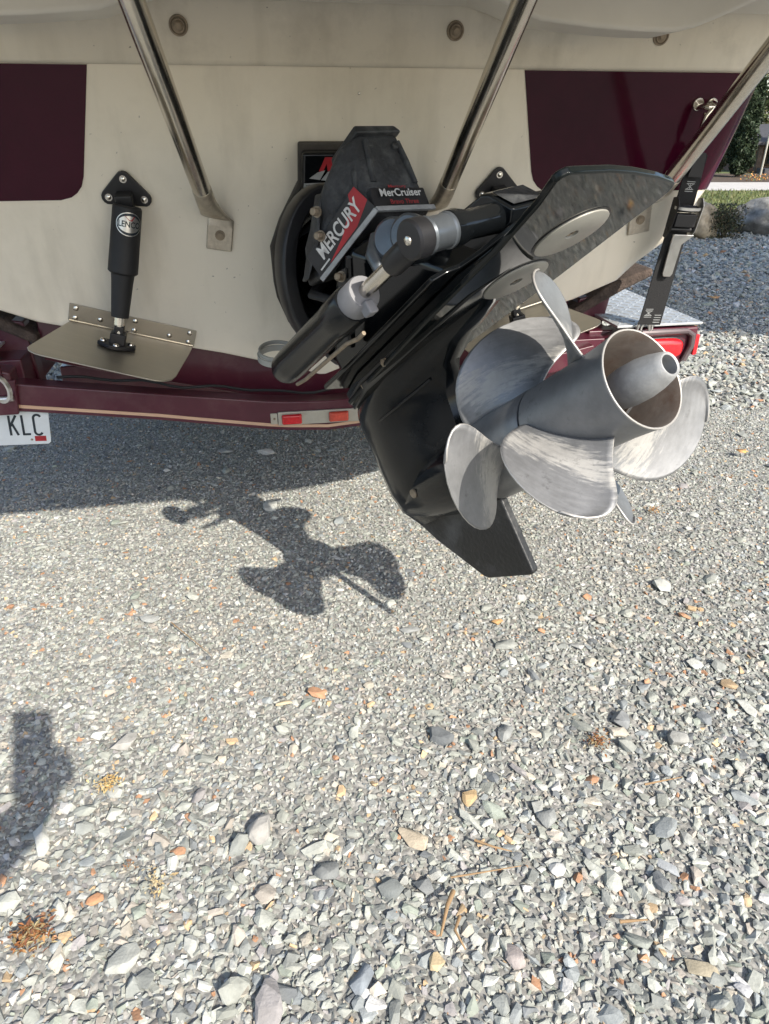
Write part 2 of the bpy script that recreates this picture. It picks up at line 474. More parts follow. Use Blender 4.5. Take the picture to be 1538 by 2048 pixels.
PW = np.array([.19, .20, .13, .11, .08, .045, .055, .05, .022, .014, .014, .025, .045]); PW /= PW.sum()
def scatter(xy, size, tmpl, rng, lift=0.25, tilt=0.45, pack=False):
    """stones of every template; returns verts, tris, tints"""
    n = len(xy); which = rng.integers(0, len(tmpl), n)
    VV, FF, CC = [], [], []; base = 0
    tint = PAL[rng.choice(len(PAL), n, p=PW)] * rng.uniform(0.82, 1.16, (n, 1))
    for k, (tv, tf) in enumerate(tmpl):
        idx = np.where(which == k)[0]; m = len(idx)
        if not m: continue
        yaw = rng.uniform(0, 2 * np.pi, m); tx = rng.normal(0, tilt, m); ty = rng.normal(0, tilt, m)
        cz, sz = np.cos(yaw), np.sin(yaw)
        v = tv[None] * size[idx, None, None] * rng.uniform(0.8, 1.25, (m, 1, 3))
        x, y, z = v[..., 0], v[..., 1], v[..., 2]
        y, z = y * np.cos(tx)[:, None] - z * np.sin(tx)[:, None], y * np.sin(tx)[:, None] + z * np.cos(tx)[:, None]
        x, z = x * np.cos(ty)[:, None] + z * np.sin(ty)[:, None], -x * np.sin(ty)[:, None] + z * np.cos(ty)[:, None]
        x, y = x * cz[:, None] - y * sz[:, None], x * sz[:, None] + y * cz[:, None]
        x = x + xy[idx, 0][:, None]; y = y + xy[idx, 1][:, None]
        pk = np.clip(1.25 - .55 * xy[idx, 1] + .45 * xy[idx, 0], .45, 1) if pack else 1.0
        z = z + (size[idx] * (lift - .30 * (1 - pk)))[:, None]
        VV.append(np.stack([x, y, z], -1).reshape(-1, 3))
        FF.append((tf[None] + (base + np.arange(m) * len(tv))[:, None, None]).reshape(-1, 3))
        CC.append(np.repeat(tint[idx], len(tv), axis=0)); base += m * len(tv)
    return np.concatenate(VV), np.concatenate(FF), np.concatenate(CC)
def np_mesh(name, V, F, C, m, smooth=False):
    me = bpy.data.meshes.new(name)
    nv, nf, k = len(V), len(F), F.shape[1]
    me.vertices.add(nv); me.vertices.foreach_set('co', V.astype(np.float32).ravel())
    me.loops.add(nf * k); me.loops.foreach_set('vertex_index', F.astype(np.int32).ravel())
    me.polygons.add(nf); me.polygons.foreach_set('loop_start', np.arange(0, nf * k, k, dtype=np.int32))
    me.polygons.foreach_set('use_smooth', np.full(nf, smooth))
    if C is not None:
        a = me.attributes.new('tint', 'FLOAT_COLOR', 'POINT')
        a.data.foreach_set('color', np.concatenate([C, np.ones((nv, 1))], 1).astype(np.float32).ravel())
    me.materials.append(m)
    me.update(calc_edges=True); me.validate()
    o = bpy.data.objects.new(name, me); COL.objects.link(o)
    return o
def grid(x0, x1, y0, y1, sp, rng, jit=0.5, mar=.75):
    xs = np.arange(x0, x1, sp); ys = np.arange(y0, y1, sp)
    g = np.stack(np.meshgrid(xs, ys), -1).reshape(-1, 2)
    g = g + rng.uniform(-jit, jit, g.shape) * sp
    dep = .878 * g[:, 1] + .479
    return g[np.abs(g[:, 0]) < .5415 * dep + mar]
fine = [hull_rock(7, .65, s) for s in range(8)]
mid = [hull_rock(11, .50, 20 + s, [1.0, 1.12, 1.3][s % 3]) for s in range(14)]
big = [hull_rock(20, .42, 60 + s, [1.0, 1.2, 1.55][s % 3]) for s in range(12)]
# stones one can pick out, each placed where it lies on the ground
CP, SP = math.cos(R(28.6)), math.sin(R(28.6))
def ground_at(px, py):
    u, v = (px - 769) / 1420, (1024 - py) / 1420
    t = 1.0 / (SP - CP * v)
    return u * t, (CP + SP * v) * t, t
STONES = [  # picture x, y, length, width, turn, colour, flatness, label
 (826, 1680, 88, 38, -38, (.56, .48, .36), .55, 'cream wedge-shaped stone lying alone on the gravel, longest of the pale stones'),
 (937, 1597, 52, 33, 80, (.50, .36, .20), .7, 'ochre teardrop-shaped stone on a patch of fine grit'),
 (531, 908, 42, 21, 0, (.62, .60, .57), .8, 'rounded white stone lying in the boat\'s shade, biggest white stone there'),
 (451, 905, 36, 19, 5, (.45, .45, .43), .6, 'flat pale grey stone in the shade beside the rounded white stone'),
 (334, 943, 18, 12, 0, (.62, .61, .58), .8, 'small white stone in the boat\'s shadow below the trim tab'),
 (250, 1490, 66, 40, 40, (.42, .41, .38), .6, 'large pale grey oval stone to the right of the phone\'s shadow'),
 (525, 1668, 74, 56, 60, (.38, .37, .345), .85, 'tall rounded grey stone casting a dark shadow at its left'),
 (243, 1930, 96, 56, 62, (.46, .47, .43), .5, 'long pale slate slab with stepped edge near the bottom left'),
 (722, 1965, 76, 48, 65, (.26, .29, .32), .6, 'dark blue grey oblong stone near the bottom edge'),
 (1402, 1942, 84, 40, -20, (.42, .37, .27), .5, 'flat tan slab stone near the bottom right'),
 (1487, 1985, 44, 30, -25, (.60, .60, .60), .7, 'white angular stone near the bottom right corner'),
 (1116, 1744, 34, 36, 80, (.60, .60, .58), .85, 'blocky white stone right of the dry stalk'),
 (1352, 1482, 50, 46, 40, (.34, .34, .32), .9, 'round grey cobble to the right of the rusty orange weed'),
 (1240, 1445, 58, 40, 80, (.27, .28, .28), .7, 'speckled dark grey stone above the rusty weed patch'),
 (1092, 1640, 50, 40, -30, (.31, .32, .31), .8, 'angular grey stone right of the ochre teardrop-shaped stone'),
 (1336, 1738, 56, 26, -40, (.43, .45, .46), .5, 'pale bluish elongated stone lying on a slant'),
 (782, 1785, 58, 50, 70, (.20, .215, .21), .65, 'dark grey angular slab, left of a matching pair'),
 (844, 1778, 46, 44, 20, (.24, .25, .25), .65, 'dark grey stone touching the dark angular slab on its right'),
 (872, 1928, 44, 34, 60, (.56, .45, .28), .75, 'creamy yellow stone below the brown twigs'),
 (1012, 1292, 58, 28, 15, (.36, .37, .34), .55, 'flat grey stone below the skeg tip'),
 (566, 1411, 40, 22, 10, (.56, .47, .32), .6, 'cream yellow flake of stone below the propeller shadow'),
 (1157, 1296, 36, 22, -20, (.50, .50, .47), .6, 'pale triangular stone right of the skeg tip'),
 (994, 1247, 28, 18, 0, (.52, .32, .15), .7, 'orange stone lying just right under the skeg'),
 (134, 1415, 24, 18, 0, (.64, .64, .62), .8, 'small white stone beside the top of the phone\'s shadow'),
 (1030, 1920, 62, 44, -50, (.40, .355, .335), .7, 'pinkish grey stone amid the coarse gravel near the bottom'),
 (1275, 1880, 60, 44, -10, (.30, .32, .29), .65, 'greenish grey stone right of the pinkish stone'),
 (820, 1262, 48, 20, 10, (.35, .36, .35), .5, 'long flat grey stone left of the skeg tip\'s orange stone'),
 (298, 1240, 50, 22, -15, (.44, .45, .43), .5, 'flat pale stone left of the propeller\'s shadow'),
 (1458, 1372, 44, 26, -20, (.46, .34, .21), .6, 'tan orange stone near the right edge'),
 (655, 1745, 58, 44, 20, (.23, .24, .235), .7, 'charcoal stone left of the dark angular slabs'),
 (190, 1802, 40, 24, 20, (.50, .27, .15), .7, 'orange oval stone at the lower left'),
 (1010, 1470, 52, 30, 70, (.31, .32, .31), .6, 'grey flake to the left of the rusty orange dried weed'),
]
KEEP = np.array([(*ground_at(q[0], q[1])[:2], q[2] / 1420 * ground_at(q[0], q[1])[2] * .5) for q in STONES])
def clear(g, pad):
    """leave room round the stones that are placed one by one"""
    d = np.hypot(g[:, None, 0] - KEEP[None, :, 0], (g[:, None, 1] - KEEP[None, :, 1]) * 1.2) - KEEP[None, :, 2] * .75
    return g[d.min(1) > pad]
parts = []
g = grid(-2.6, 2.6, 0.1, 2.7, 0.0096, RNG, mar=.40)
parts.append(scatter(g, RNG.uniform(.0038, .0064, len(g)), fine, RNG, .2, .5))
g = grid(-2.6, 2.6, 0.1, 2.7, 0.0126, RNG, .6)
# patches where only fines lie, and coarser patches near the viewer
ph = np.sin(g[:, 0] * 5.1 + 1.3) * np.sin(g[:, 1] * 4.3 + .4) + .7 * np.sin(g[:, 0] * 11 + g[:, 1] * 7)
g = g[RNG.random(len(g)) < np.clip(.80 + .22 * ph, .28, 1)]
g = clear(g, .0)
sz = RNG.lognormal(math.log(.0070), .30, len(g)) * np.clip(1.40 - .42 * g[:, 1] + .12 * g[:, 0], .78, 1.26)
parts.append(scatter(g, sz, mid, RNG, .24, .22, True))
g = grid(-2.6, 2.6, 0.1, 2.7, 0.047, RNG, .8)
g = g[RNG.random(len(g)) < np.clip(.66 - .44 * g[:, 1] + .14 * g[:, 0], .04, .36)]
g = clear(g, .012)
parts.append(scatter(g, RNG.lognormal(math.log(.0132), .28, len(g)), big, RNG, .30, .25))
g = grid(-4.2, 4.2, 2.7, 5.0, 0.0195, RNG, .6)
g = g[(g[:, 0] > -.2) | (g[:, 0] < -1.0) | (g[:, 1] < 3.7)]
parts.append(scatter(g, RNG.lognormal(math.log(.0112), .3, len(g)), mid, RNG, .3, .4))
g = grid(-4.6, 6.0, 5.0, 8.05, 0.031, RNG, .7)
g = g[(g[:, 0] > .2) | (g[:, 0] < -2.2)]
parts.append(scatter(g, RNG.lognormal(math.log(.0175), .3, len(g)), mid, RNG, .25, .4))
off = 0; VV, FF, CC = [], [], []
for v, f, c in parts:
    VV.append(v); FF.append(f + off); CC.append(c); off += len(v)
gravel = np_mesh('gravel', np.concatenate(VV), np.concatenate(FF), np.concatenate(CC), M['stone'])
gravel['kind'] = 'stuff'; gravel['label'] = 'grey crushed stone gravel covering the ground'

for k, (px, py, ln, wd, turn, colr, fz, lab) in enumerate(STONES):
    x, y, t = ground_at(px, py)
    l, w = ln / 1420 * t / 2, wd / 1420 * t / 2 * 1.08
    tap = .55 if any(q in lab for q in ('wedge', 'teardrop', 'triangular')) else .12
    tv, tf = hull_rock(15, 1.0, 300 + k)
    r = np.random.default_rng(900 + k)
    h = min(l, w) * fz * .85
    a = R(turn)
    V = []
    for q in tv:
        X, Y, Z = q[0] * l * 1.08, q[1] * w * 1.08 * (1 + tap * q[0]), q[2] * h * (1 + tap * .5 * q[0])
        V.append((x + X * math.cos(a) - Y * math.sin(a), y + X * math.sin(a) + Y * math.cos(a), h * .40 + .002 + Z))
    o = mk('stone', V, [tuple(f) for f in tf], M['stone'], sharp=25)
    at_ = o.data.attributes.new('tint', 'FLOAT_COLOR', 'POINT')
    at_.data.foreach_set('color', [*(q_ * .74 for q_ in colr), 1] * len(tv))
    b = o.modifiers.new('bevel', 'BEVEL'); b.width = min(l, h) * .10; b.segments = 1; b.limit_method = 'ANGLE'; b.angle_limit = R(20)
    tag(o, lab, 'stone', 'larger stones lying on the gravel')

# ------------------------------------------------------------------ boat
HB = [(.450, .012), (.464, .057), (.52, .25), (.56, .42), (.60, .58), (.615, .64), (.66, .745), (.70, .81), (.76, .885), (.87, .94), (.99, .966), (1.1, .985), (1.2, 1.0), (1.45, 1.02)]
def half_beam(z):
    return float(np.interp(z, [q[0] for q in HB], [q[1] for q in HB]))
def hull_half(z, off=0.0, n=8, inner=0.0):
    """starboard half of the hull outline at height z, from the middle of the transom forward"""
    b = half_beam(z) + off; a0 = at(z) + off
    rc = min(.075 if z > .69 else .02, b * .6)
    P = [(u, a0) for u in np.linspace(inner, max(b - rc, inner + .001), n)]
    P += [(b - rc + rc * math.sin(t), a0 - rc + rc * math.cos(t)) for t in np.linspace(.2, math.pi / 2, 7)]
    P += [(b, -.4), (b, -1), (b * .98, -2), (b * .88, -3), (b * .55, -4), (b * .06, -4.8)]
    return P
boat = root('boat', 'cream and maroon powerboat on its trailer, seen from the stern', 'boat', B(0, -.3, .45))
rings = []
for z in [.450, .464, .49, .52, .54, .56, .58, .60, .615, .66, .70, .73, .76, .82, .87, .93, .99, 1.05, 1.1, 1.2, 1.3, 1.42]:
    h = hull_half(z)
    rings.append([B(u, a, z) for u, a in reversed(h)] + [B(-u, a, z) for u, a in h[1:]])
mk('hull', *loft(rings, True, True, True), M['gelcoat'], boat, sharp=40)
# upper moulding: laps over the hull at the deck line
rings = []
for z, off in [(1.098, .0005), (1.0975, .008), (1.100, .013), (1.106, .015), (1.2, .015), (1.3, .015), (1.43, .015)]:
    h = hull_half(max(z, .8), off)
    rings.append([B(u, a, z) for u, a in reversed(h)] + [B(-u, a, z) for u, a in h[1:]])
mk('deck_moulding', *loft(rings, False, True, True), M['flange'], boat, sharp=50)
for sg in (1, -1):                       # maroon panels painted round each quarter
    zs = [.867, .872, .88, .892, .91, .95, 1.0, 1.05, 1.0965]
    rows = []
    for z in zs:
        inner = .418 + (1.098 - z) / .231 * .060
        q = max(0.0, min(1.0, (.907 - z) / .04))
        inner += .042 * (1 - math.sqrt(max(0, 1 - q * q)))
        rows.append([B(sg * u, a, z) for u, a in hull_half(z, .0012, 8, inner)[:-1]])
    V, F = loft(rows, False, False, False)
    mk('maroon_panel', V, F, M['maroon'], boat, sharp=60)
for u, z in [(-.247, 1.159), (.264, 1.160), (.688, 1.159), (-.69, 1.159)]:
    p = T(u, z, .0148)
    w = mk('washer', *lathe(p, TN, [(0, .0168), (.003, .0164), (.0038, .0135), (.002, .0125), (.002, 0)], 26), M['rust'], boat)
    mk('bolt', *join(lathe(p + TN * .001, TN, [(0, .0118), (.004, .011), (.004, .007)], 24), dome(p + TN * .004, TN, .0092, .005), lathe(p + TN * .006, TN, [(0, .0062), (.005, .0062), (.0055, .004), (.0055, 0)], 6)), M['rust'], w)
mk('screw', *dome(T(.083, 1.055, .001), TN, .0028, .002), M['stainless'], boat)

# swim platform with its lower moulding, and the four tubular struts under it
out = [(-1.06, at(1.19) + .02)]
arc = [(1.06 - .62 + .62 * math.cos(t), .94 - .46 + .46 * math.sin(t)) for t in np.linspace(0, math.pi / 2, 10)]
out = [(1.06, .045)] + arc + [(-u, a) for u, a in reversed(arc)] + [(-1.06, .045)]
pf = mk('swim_platform', *prism([B(u, a, 1.192) for u, a in out], UP * .065), M['platform'], boat, bevel=.014, seg=3)
for sg in (1, -1):
    prof = [(.22, 1.2), (.30, 1.166), (.35, 1.151), (.45, 1.143), (.53, 1.1395), (.592, 1.1395), (.63, 1.147), (.672, 1.162), (.77, 1.2)]
    r0 = [B(sg * u, .25, z) for u, z in prof]
    r1 = [B(sg * u, .16, z - .001) for u, z in prof]
    r2 = [B(sg * (u + (.5 - u) * .1), .035, min(1.2, z + .018)) for u, z in prof]
    mk('platform_moulding', *loft([r0, r1, r2]), M['platform'], pf, bevel=.008, seg=3, sharp=60)
STR = [(-.227, .836, -.292, .47, 1.192), (.257, .842, .257, .47, 1.192), (.765, .848, .698, .47, 1.192), (-.775, .84, -.70, .47, 1.192)]
for u0, z0, u1, a1, z1 in STR:
    p0 = T(u0, z0, .022); p1 = B(u1, a1, z1)
    d = (p1 - p0).normalized()
    st = mk('platform_strut', *tube([p0 + d * .07, p0 + d * .1, p0 + (p1 - p0) * .5, p1], .0178, 24), M['stainless'], boat, sharp=70)
    pb = T(u0 + (.012 if u0 < 0 else -.012), z0 - .042, .004)
    x = (BU * .97 + TV * (-.17 if u0 < 0 else .17)).normalized(); y = TN.cross(x)
    if y.dot(TV) < 0: y = -y
    def ringat(c, dirv, hw, ht):
        sx_ = (x - dirv * x.dot(dirv)).normalized(); ty_ = dirv.cross(sx_).normalized()
        return [c + sx_ * hw * math.cos(q) + ty_ * ht * math.sin(q) for q in [2 * math.pi * k / 20 for k in range(20)]]
    e1 = pb + y * .034 + TN * .0038
    e2 = pb + y * .020 + TN * .0062
    mk('strut_end', *loft([ringat(p0 + d * .105, d, .0185, .0185), ringat(p0 + d * .055, d, .0195, .0180), ringat((p0 + d * .02 + e1 * .25) / 1.25, (d * .6 + y * .4).normalized(), .0245, .012), ringat(e1, y, .0262, .0045), ringat(e2, y, .0262, .0022)]), M['bracket'], st, sharp=50)
    mk('bracket', *box(pb, x, y, TN, .027, .033, .0035), M['bracket'], st, bevel=.003)
    mk('bracket_bolt', *join(lathe(pb + TN * .0034, TN, [(0, .0105), (.002, .0105), (.002, .004)], 20), lathe(pb + TN * .004, TN, [(0, .0072), (.003, .0068), (.003, 0)], 6)), M['rust'], st)
# stern eye
p = T(.835, 1.040, .006)
mk('stern_eye', *join(tube([p - BU * .016 + TV * -.006, p - BU * .016 + TN * .02, p - BU * .010 + TN * .03, p + BU * .010 + TN * .03, p + BU * .016 + TN * .02, p + BU * .016 + TV * .004], .0055, 12),
                      lathe(p - BU * .016 - TN * .004, TN, [(0, .013), (.004, .012), (.004, 0)], 16), lathe(p + BU * .016 - TN * .004, TN, [(0, .013), (.004, .012), (.004, 0)], 16)), M['stainless'], boat)

# ------------------------------------------------------------------ trim tabs
def trim_tab(sg, label, lens_label):
    def X(u, a, z): return B(sg * u, a, z)
    h1 = Vector((-.563, -.103, .617)); h2 = Vector((-.307, -.119, .541))
    hd = (h2 - h1).normalized(); d = Vector((0, math.cos(R(3)), -math.sin(R(3))))
    nn = hd.cross(d).normalized()
    if nn.z < 0: nn = -nn
    def P(x, y, h=0.0):
        q = h1 + hd * x + d * y + nn * h
        return X(*q)
    tn = Vector((0, TN.dot(BA), TN.z)); fv = tn.cross(hd).normalized()
    if fv.z < 0: fv = -fv
    def Fl(x, y, h=0.0):
        q = h1 + hd * x + fv * y + tn * h
        return X(*q)
    def vec(v): return (X(*(h1 + v)) - X(*h1)).normalized()
    t = root('trim_tab', label, 'trim tab', X(-.44, 0, .57), 'trim tabs bolted to the transom')
    pts = [(0, .004), (.268, .004), (.262, .06), (.243, .212), (.236, .236), (.222, .252), (.205, .258), (.19, .258), (-.010, .242), (-.024, .238), (-.036, .228), (-.041, .214), (-.039, .198)]
    mk('tab_plate', *prism([P(x, y) for x, y in pts], vec(nn) * -.003), M['tabsteel'], t, bevel=.001, seg=1)
    mk('hinge_flange', *prism([Fl(x, y, .001) for x, y in [(-.004, 0), (.270, 0), (.270, .042), (-.004, .042)]], vec(tn) * .0025), M['tabsteel'], t, bevel=.0008, seg=1)
    mk('hinge_pin', *tube([P(-.002, .002, .002), P(.268, .002, .002)], .0038, 10), M['stainless'], t)
    for x, y in [(.010, .033), (.010, .010), (.062, .018), (.135, .033), (.135, .010), (.212, .016), (.256, .033), (.256, .010)]:
        mk('screw', *dome(Fl(x, y, .0035), vec(tn), .0062, .0042), M['stainless'], t)
    # upper mount on the transom
    c = Vector((-.392, at(.878), .878))
    def Tm(x, y, h=0.0):
        q = c + Vector((1, 0, 0)) * x + Vector((0, TV.dot(BA), TV.z)) * y + tn * h
        return X(*q)
    tri = [(0, .030), (.034, -.010), (-.034, -.004)]
    poly = []
    for i, (cx, cy) in enumerate(tri):
        a0 = math.atan2(cy - .005, cx)
        poly += [(cx + .0145 * math.cos(a0 + k), cy + .0145 * math.sin(a0 + k)) for k in (.95, .5, 0, -.5, -.95)]
    um = mk('upper_mount', *prism([Tm(x, y, .001) for x, y in poly], vec(tn) * .009), M['blackplastic'], t, bevel=.002)
    for x, y in tri:
        mk('screw', *join(lathe(Tm(x, y, .010), vec(tn), [(0, .0075), (.0012, .0072), (.0012, .004)], 16), dome(Tm(x, y, .0105), vec(tn), .005, .003)), M['stainless'], um)
    mk('pivot_lug', *join(box(Tm(-.002, -.012, .026), vec(Vector((1, 0, 0))), vec(Vector((0, TV.dot(BA), TV.z))), vec(tn), .017, .020, .017)), M['blackplastic'], um, bevel=.004)
    top = X(-.389, at(.865) + .036, .858); low = P(.113, .112, .030)
    ax = (low - top).normalized(); Ln = (low - top).length
    def prof(k): return lathe(top, ax, k, 26)
    ac = mk('actuator', *prof([(.0, .012), (.0, .026), (.004, .0285), (Ln * .50, .0298), (Ln * .505, .0288), (Ln * .52, .0232), (Ln * .58, .0218), (Ln * .86, .0178), (Ln * .865, .008)]), M['blackrub'], t, sharp=30)
    mk('actuator_rod', *prof([(Ln * .85, .0115), (Ln * .925, .0115), (Ln * .93, .009), (Ln * 1.0, .009)]), M['stainless'], ac)
    # oval label round the front of the cylinder
    cam_v = (Vector((0, 0, 1.0)) - top); cam_v = (cam_v - ax * cam_v.dot(ax)).normalized()
    sd = ax.cross(cam_v).normalized()
    if sd.x < 0: sd = -sd
    cam_v = (cam_v + sd * .22).normalized(); sd = (sd - cam_v * sd.dot(cam_v)).normalized()
    def L_(h):
        def f(x, y):
            tt = x / .0288; rr = .0291 + h
            return top + ax * (.033 - y) + (cam_v * math.cos(tt) + sd * math.sin(tt)) * rr
        return f
    def oval(nm, rx, ry, h, m):
        V = [L_(h)(0, 0)]; F = []
        for ring in (0.34, .67, 1):
            V += [L_(h)(x * ring, y * ring) for x, y in ell(rx, ry, 32)]
        for k in range(32):
            j = (k + 1) % 32
            F.append((0, 1 + k, 1 + j)); F.append((1 + k, 33 + k, 33 + j, 1 + j)); F.append((33 + k, 65 + k, 65 + j, 33 + j))
        return mk(nm, V, F, m, ac)
    oval('label_rim', .0265, .0225, .0004, M['zinc'])
    oval('label_field', .0248, .0208, .0009, M['ink'])
    oval('label_centre', .0222, .0158, .0013, M['zinc'])
    lettering('label_lettering', 'LENCO', L_(.0019), ac, M['ink'], .0118, .041, offset=.02)
    flat('label_wedge', [(-.010, .0150), (.009, .0155), (.004, .0066), (-.002, .0075)], L_(.0019), ac, M['red'])
    # lower mount
    hexa = [(.073, .120), (.082, .098), (.142, .096), (.150, .104), (.150, .120), (.118, .138), (.098, .138)]
    lm = mk('lower_mount', *prism([P(x, y, .001) for x, y in hexa], vec(nn) * .009), M['blackplastic'], t, bevel=.002)
    mk('lower_lug', *join(box(P(.113, .112, .018), vec(hd), vec(d), vec(nn), .016, .014, .015), box(P(.113, .110, .036), vec(hd), vec(d), vec(nn), .010, .010, .012)), M['blackplastic'], lm, bevel=.003)
    for x, y in [(.084, .113), (.140, .108), (.112, .131)]:
        mk('screw', *dome(P(x, y, .010), vec(nn), .0068, .006), M['stainless'], lm)
    return t
trim_tab(1, 'brushed steel trim tab with black actuator, whole in view at the left of the transom', '')
trim_tab(-1, 'trim tab at the right of the transom, mostly hidden behind the propellers', '')

# ------------------------------------------------------------------ stern drive
dr = root('stern_drive', 'black tilted stern drive with twin grey propellers hanging off the transom', 'outboard drive', T(.05, .75))
# gimbal housing on the transom
half = [(.097, .972), (.100, .90), (.143, .825), (.166, .768), (.163, .69), (.158, .656), (.135, .595), (.108, .559), (.06, .515)]
UC = .055
def gh(scale, dz=0):
    P = [(UC - w * scale, z) for w, z in half] + [(UC + w * scale, z) for w, z in reversed(half)]
    cz = .76
    return [(u, cz + (z - cz) * scale) for u, z in P]
mk('gimbal_gasket', *prism([T(u, z, .0005) for u, z in gh(1.0)], TN * .012), M['gasket'], dr, bevel=.004)
g = mk('gimbal_housing', *prism([T(u, z, .012) for u, z in gh(.945)], TN * .03), M['blackgloss'], dr, bevel=.008, seg=3)
# emblem on the housing
def Em(h): return lambda u, z: T(u, z, .0422 + h)
flat('emblem_red', [(-.004, .926), (.009, .952), (.027, .952), (.023, .926), (.014, .926), (.012, .940), (.005, .926)], Em(.0004), g, M['red'])
flat('emblem_silver', [(-.024, .913), (-.007, .924), (.009, .928), (-.002, .910)], Em(.0004), g, M['silver'])
flat('emblem_silver', [(.0, .9095), (.014, .925), (.028, .928), (.020, .908)], Em(.0004), g, M['silver'])
flat('emblem_bar', [(-.035, .904), (.055, .906), (.055, .897), (-.036, .896)], Em(.0004), g, M['silver'])
lettering('emblem_lettering', 'MERCRUISER INBOARD', lambda x, y: T(.008 + x, .9003 + y + .02 * x, .0428), g, M['ink'], .0028, .078)
for u, z in [(-.075, .735), (.02, .545), (-.065, .645)]:
    mk('housing_bolt', *bolt(T(u, z, .042), TN, .012, .012), M['blue_grey'], g)
mk('speed_sensor_box', *box(T(-.082, .745, .046), BU, TV, TN, .012, .03, .010), M['blackplastic'], g, bevel=.004)
# gimbal ring: a thick oval hoop round the universal joint
ga = _frame(R(24), R(6), 0)
gc = D(-.53, .03, .47)
hoop = []
for k in range(36):
    q = 2 * math.pi * k / 36
    c, s = math.cos(q), math.sin(q)
    o = gc + ga[1] * (.085 * c) + ga[2] * (.140 * s)
    rad = (ga[1] * c + ga[2] * s).normalized()
    hoop.append([o + rad * x + ga[0] * y for x, y in [(-.014, -.03), (.012, -.03), (.016, -.02), (.016, .02), (.012, .03), (-.014, .03)]])
V = [v for r in hoop for v in r]; F = []
for i in range(36):
    for j in range(6):
        F.append((i * 6 + j, ((i + 1) % 36) * 6 + j, ((i + 1) % 36) * 6 + (j + 1) % 6, i * 6 + (j + 1) % 6))
mk('gimbal_ring', V, F, M['blackplastic'], dr, bevel=.004)
bq = T(UC, .745, .04); bz = D(-.46, .01, .455)
mk('bell_housing', *lathe(bq, bz - bq, [(0, .150), (.03, .146), (.07, .128), (.10, .112), ((bz - bq).length * .7, .098), ((bz - bq).length, .085)], 32), M['blacksatin'], dr, sharp=50)
# bellows between housing and drive
b0 = T(UC, .76, .04); b1 = D(-.5, 0, .45); dd = (b1 - b0)
prof = []
for k in range(17):
    prof.append((dd.length * k / 16, .082 + (.012 if k % 2 else 0)))
mk('bellows', *lathe(b0, dd, prof, 28), M['blackrub'], dr, sharp=60)
b2 = T(UC - .02, .62, .04); b3 = D(-.52, 0, .33); dd = b3 - b2
mk('exhaust_bellows', *lathe(b2, dd, [(dd.length * k / 12, .055 + (.009 if k % 2 else 0)) for k in range(13)], 24), M['blackrub'], dr, sharp=60)
for du, r in ((-.055, .008), (-.075, .006)):
    mk('hose', *tube([T(UC + du, .81, .03), T(UC + du, .77, .07), T(UC + du + .005, .735, .11), D(-.47, -.05 + du * .3, .41), D(-.42, -.07, .37)], r, 10), M['blackrub'], dr)

# upper gearcase cover: weathered casting, lofted through four levels
cap = [
    [(-.254, -.040, .424), (-.254, .066, .407), (-.36, .11, .398), (-.47, .10, .43), (-.46, -.08, .42), (-.372, -.101, .391)],
    [(-.249, -.034, .458), (-.249, .068, .441), (-.35, .105, .46), (-.46, .095, .48), (-.42, -.075, .472), (-.335, -.098, .445)],
    [(-.241, -.025, .505), (-.241, .066, .492), (-.34, .095, .515), (-.44, .085, .52), (-.37, -.055, .508), (-.284, -.078, .502)],
    [(-.236, -.016, .548), (-.236, .062, .538), (-.32, .075, .55), (-.41, .06, .545), (-.345, -.02, .540), (-.256, -.042, .539)]]
uc = mk('upper_gearcase_cover', *loft([[D(*p) for p in r] for r in cap]), M['caststone'], dr, bevel=.011, seg=4)
mk('cover_top_lip', *loft([[D(*p) for p in [(-.228, -.020, .541), (-.228, .067, .531), (-.33, .082, .545), (-.300, -.036, .534)]], [D(*p) for p in [(-.232, -.015, .556), (-.232, .062, .546), (-.33, .077, .561), (-.300, -.031, .550)]]]), M['caststone'], uc, bevel=.004)
fd = -DS * .87 + DN * .2 - DA * .45
FLG = [(-.302, -.074, .500), (-.312, -.096, .468), (-.328, -.104, .436), (-.400, -.110, .408), (-.435, -.09, .42), (-.42, -.03, .48), (-.35, -.04, .50)]
mk('cover_flange', *loft([[D(*p) for p in FLG], [D(a - .022, s * .96, n + .012) for a, s, n in FLG]]), M['caststone'], uc, bevel=.005)
for p_a, p_b, r_ in (((-.236, -.006, .530), (-.2475, -.020, .468), .0055), ((-.237, .054, .520), (-.2475, .058, .452), .005), ((-.248, -.024, .53), (-.268, -.050, .458), .005)):
    mk('cover_rib', *tube([D(*p_a), D(*((Vector(p_a) + Vector(p_b)) / 2 + Vector((.0015, 0, 0)))), D(*p_b)], r_, 8), M['caststone'], uc)
for s in (-.002, .045):
    c = D(-.241, s, .522 - (s > .02) * .009)
    mk('cover_bolt', *bolt(c - DA * .004, DA, .010, .012), M['caststone'], uc)
for a, s, n in [(-.302, -.102, .469), (-.317, -.106, .437), (-.325, -.102, .368)]:
    mk('cover_bolt', *join(lathe(D(a, s, n), -DS + DA * .4, [(0, .0085), (.002, .0085), (.002, .004)], 20), lathe(D(a, s, n) + (-DS + DA * .4) * .003, -DS + DA * .4, [(0, .0062), (.009, .006), (.0105, .004), (.0105, 0)], 8)), M['rust'], uc)
